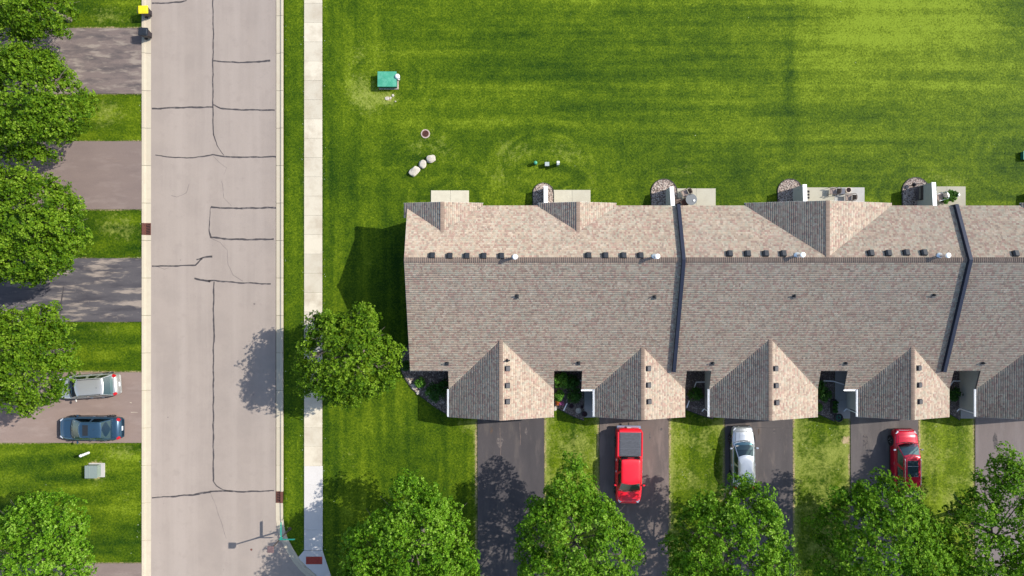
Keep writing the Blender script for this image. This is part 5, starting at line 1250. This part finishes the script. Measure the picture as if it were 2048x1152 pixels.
pp = [(1892, 389, .17, .4, 'potted green plant, upper left of the plant group'), (1899, 387, .17, .4, 'potted green plant, top middle of the plant group'), (1907, 387.5, .17, .42, 'dark leaved potted plant, upper right of the plant group'), (1889, 401, .2, .35, 'potted yellow green plant nearest the privacy wall'), (1903, 398, .2, .4, 'large bright potted plant at the lower right of the group'), (1897, 395, .17, .4, 'potted plant in the centre of the group')]
for i, (a, c_, r, h, lab) in enumerate(pp):
    pot('dark pot under the ' + lab, a, c_, r, h * .8, M['potd'], 'dark pots on the rightmost patio')
    shrub(lab, 0, 0, .28 if i != 4 else .36, 400 + i, BR if i in (3, 4) else (DK if i == 2 else DK[2:] + BR[:2]), .4, 'potted plants on the rightmost patio', 'potted_plant', 'leafg', 'plant', .08, 14, 10, ZW + h * .72, (gx(a, h), gy(c_, h)))
o = thing('glazed_vase', 'round white vase at the right of the potted plants', 'vase', (gx(1916, .4), gy(390, .4), ZW)); MB().lathe([(.10, 0), (.18, .14), (.19, .26), (.12, .40), (.10, .42), (.13, .45)], 18).build('vase', M['ped'], o, smooth=True)
t = thing('garden_bench', 'black metal bench in the shade of the privacy wall near the plants', 'bench', (gx(1828), gy(388), ZL + .02), 0)
for i in range(3): MB().box((-.10 + i * .11, 0, .42), (.08, 1.0, .025)).build('seat_slat', M['post'], t)
for i in range(3): MB().box((.21, 0, .55 + i * .12), (.025, 1.1, .08)).build('back_slat', M['post'], t)
for sy in (-.5, .5):
    for sx in (-.2, .2): MB().tube([(sx, sy, 0), (sx, sy, .42 if sx < 0 else .85)], .02, 6).build('leg', M['iron'], t)
t = thing('garden_ornament', 'dark metal ornament on the pale rocks above the bench', 'ornament', (gx(1822), gy(371), ZL + .02))
MB().tube([(0, 0, 0), (0, 0, .5), (.12, .05, .75), (.3, .05, .7)], .03, 6).build('stem', M['iron'], t); MB().lathe([(.02, .3), (.16, .36), (.12, .5), (.02, .55)], 12).build('bowl', M['iron'], t)

# courtyard items
pot('square black pot on the rocks of the first courtyard', 1143, 812, .2, .35, M['potd']); pot('black pot at the foot of the first walkway', 1169, 828, .24, .4, M['potd']); pot('small grey pot beside the first walkway', 1164, 814, .13, .3, M['potd'])
o = boulder('flat grey stepping stone in the first courtyard', 1157, 821, .42, .42, .3, .1, 31); o.name = 'stepping_stone'; o['category'] = 'stone'; del o['group']
t = thing('trough_planter', 'long dark planter box beside the middle walkway', 'planter', (gx(1664.5), gy(812), ZL + .02))
MB().box((0, 0, .2), (.36, 1.15, .4)).build('trough', M['potd'], t, .02); MB().box((0, 0, .40), (.28, 1.05, .02)).build('soil', M['potsoil'], t)
for yy in (-.33, 0, .33): shrub('low dark plant in the trough planter, %s plant' % {-.33: 'lowest', 0: 'middle', .33: 'uppermost'}[yy], 0, 0, .2, 500 + int(yy * 100), DK, .3, 'plants in the trough planter', 'potted_plant', 'leafg', 'plant', .07, 12, 8, .4, (gx(1664.5), gy(812) + yy))
t = thing('hose_reel', 'round dark hose pot with coiled green hose at the end of the middle walkway', 'hose pot', (gx(1674), gy(834), ZL + .02))
MB().lathe([(.26, 0), (.32, .3), (.34, .32), (.30, .33), (.27, .2)], 22).build('pot', M['potd'], t)
MB().tube([(math.cos(a) * (.22 - a * .006), math.sin(a) * (.22 - a * .006), .22 + a * .004) for a in np.linspace(0, 18, 60)], .018, 5).build('hose', M['tdark'], t)
def pipe(label, pts, z=.07):
    o = MB().tube([(gx(a), gy(c_), z) for a, c_ in pts], .05, 6).build('drain_pipe', M['white'], None); tag(o, label, 'drain pipe', 'white drain pipes in the courtyards'); return o
pipe('white drain pipe across the rocks of the first courtyard near the house', [(1153, 761), (1168, 761)])
pipe('white slanting drain pipe at the mouth of the first courtyard', [(1134, 806), (1127, 821)])
pipe('bent white drain pipe across the second courtyard', [(1387.5, 776), (1392, 764), (1414, 763.5), (1424, 768)])
pipe('white slanting drain pipe at the mouth of the second courtyard', [(1378, 801), (1373, 815)])
pipe('white drain pipe across the middle walkway by the house', [(1646, 761), (1666, 762), (1692, 770)], .1)
pipe('bent white drain pipe across the rightmost courtyard', [(1899, 770), (1905, 761.5), (1918, 761.5), (1952, 770)], .1)
for i, (a, c_, s_, lab) in enumerate([(826, 770, .3, 'tan edging stone at the corner bed by the bright shrub'), (828, 775, .36, 'white edging rock at the corner bed'), (836, 785, .34, 'tan edging rock at the point of the corner bed'), (1110, 817, .35, 'pale edging stone by the flowers'), (820, 764, .28, 'tan edging stone, highest of the corner bed stones')]):
    o = boulder(lab, a, c_, s_, s_ * .7, i * .5, .16, 40 + i); o.name = 'edging_stone'; o['category'] = 'stone'; o['group'] = 'edging stones of the front beds'

# ------------------------------------------------------------------ turf blades and litter
def grass_blades():
    rg = np.random.default_rng(77); n = 330000
    x = rg.uniform(-42, 43, n); y_ = rg.uniform(-24.5, 24.5, n)
    # extra along paving edges
    ex = []
    for xe in (XL0, XR1, SX0, SX1): m_ = 5000; s_ = {XL0: -1, XR1: 1, SX0: -1, SX1: 1}[xe]; ex.append(np.stack([xe + s_ * np.abs(rg.normal(0, .06, m_)), rg.uniform(-24, 24.5, m_)], 1))
    for a, b_, *_ in FD[:5]:
        for xe, s_ in ((gx(a), -1), (gx(b_), 1)): ex.append(np.stack([xe + s_ * np.abs(rg.normal(0, .06, 1500)), rg.uniform(-24, -10, 1500)], 1))
    for a, b_, *_ in WD:
        for ye, s_ in ((gy(a), 1), (gy(b_), -1)): ex.append(np.stack([rg.uniform(-42, XL0, 1500), ye + s_ * np.abs(rg.normal(0, .06, 1500))], 1))
    ex = np.concatenate(ex); x = np.concatenate([x, ex[:, 0]]); y_ = np.concatenate([y_, ex[:, 1]])
    k = ~road_mask(x, y_, .66)
    k &= ~((x > SX0 - .01) & (x < SX1 + .01) & (y_ > gy(1102))) & ~((y_ < gy(1100)) & (x > gx(590)) & (x < gx(672)))
    k &= ~((x > WX0 - .05) & (y_ < WN + .05) & (y_ > WS))
    for a, b_, *_ in FD: k &= ~((x > gx(a)) & (x < gx(b_)) & (y_ < -9))
    for a, b_, *_ in WD: k &= ~((x < XL0) & (y_ < gy(a)) & (y_ > gy(b_)))
    for g in GAR: k &= ~((x > g[0] - g[1]) & (x < g[0] + g[1]) & (y_ > GF + .1) & (y_ < WS))
    k &= ~((x > -9) & (y_ < -4) & (y_ > -10.3)) | ((x < -5) & (y_ < -9.3) & (y_ > -10.3)) | ((x < -8) & (y_ < -4) & (y_ > -10.3) )
    k &= ~((x > -9.1) & (x < -5) & (y_ < -4.2) & (y_ > -10.25) & (y_ > -8.6 - (x + 7.4) * .8))
    for c_, hw, t_ in BEDN: k &= ~((abs(x - gx(c_)) < hw / 25) & (y_ < gy(t_) - .1) & (y_ > 5))
    for a, b_, t_ in ((862, 938, 381), (1107, 1181, 380), (1353, 1431, 377), (1612, 1729, 375), (1872, 1931, 373)): k &= ~((x > gx(a)) & (x < gx(b_)) & (y_ < gy(t_)) & (y_ > 5))
    for a, c_, r in ((777, 163, .85), (191, 940, .62), (851, 267.5, .37), (1060 + 1000, 312, .9)): k &= ~(np.hypot(x - gx(a), y_ - gy(c_)) < r)
    x, y_ = x[k], y_[k]; n = len(x)
    h = rg.uniform(.025, .065, n); a = rg.uniform(0, 6.28, n); w_ = rg.uniform(.008, .02, n); ln = rg.uniform(.3, 1.3, n) * h; la = rg.uniform(0, 6.28, n)
    z = np.full(n, -.015)
    V = np.stack([np.stack([x - np.cos(a) * w_, y_ - np.sin(a) * w_, z], 1), np.stack([x + np.cos(a) * w_, y_ + np.sin(a) * w_, z], 1), np.stack([x + np.cos(la) * ln, y_ + np.sin(la) * ln, z + h + .015], 1)], 1)
    nap = fbm(x / 3, y_ / 3, 5, 3); pal = np.array([(.03, .075, .008), (.05, .115, .010), (.08, .15, .014), (.13, .18, .03), (.24, .22, .10)])
    t = np.clip(rg.uniform(0, 3.4, n) * .8 + nap * 1.2 - .3, 0, 3.99); i = t.astype(int); f = (t - i)[:, None]; C = pal[i] * (1 - f) + pal[np.minimum(i + 1, 4)] * f
    o = np_mesh('grass', V.reshape(-1, 3), np.arange(n * 3).reshape(-1, 3), M['blade'], None, C); tag(o, 'mown green grass blades covering the lawns', 'grass', None, 'stuff')
grass_blades()
# clover heads and bits of litter scattered in the turf
rg = np.random.default_rng(5)
b = MB()
for i in range(330):
    x, y_ = rg.uniform(-41, 41), rg.uniform(-23, 23)
    if i < 150: x = rg.choice([XR1 + .15, SX0 - .1, SX1 + .15, XL0 - .15]) + rg.normal() * .12
    elif i < 260: x, y_ = rg.uniform(2, 40), rg.uniform(-16, -10.6)
    if road_mask(np.array(x), np.array(y_), .7) or (-8.8 < x and -10.5 < y_ < 8.6) or SX0 < x < SX1: continue
    if y_ < -9 and any(gx(a) < x < gx(c_) for a, c_, *_ in FD): continue
    if x < XL0 and any(gy(c_) < y_ < gy(a) for a, c_, *_ in WD): continue
    r_ = rg.uniform(.014, .036); a = rg.uniform(0, 3)
    b.add([(x + r_ * math.cos(a + q * 1.57) * (1 if q % 2 else .6), y_ + r_ * math.sin(a + q * 1.57), .035 + .01 * (q % 2)) for q in range(4)], [(0, 1, 2, 3)])
o = b.build('clover_flowers', M['clov']); tag(o, 'tiny pale clover heads dotted in the turf', 'flowers', None, 'stuff')
b = MB()
for i in range(260):
    x, y_ = rg.uniform(XL1 + .2, XR0 - .2), rg.uniform(-22.5, 24); r_ = rg.uniform(.012, .035); a = rg.uniform(0, 3)
    b.add([(x + r_ * math.cos(a + q * 2.09), y_ + r_ * math.sin(a + q * 2.09) * .7, ZR + .006 + .004 * q) for q in range(3)], [(0, 1, 2)])
o = b.build('road_grit', M['hair']); tag(o, 'dark grit and leaf bits scattered on the road', 'grit', None, 'stuff')
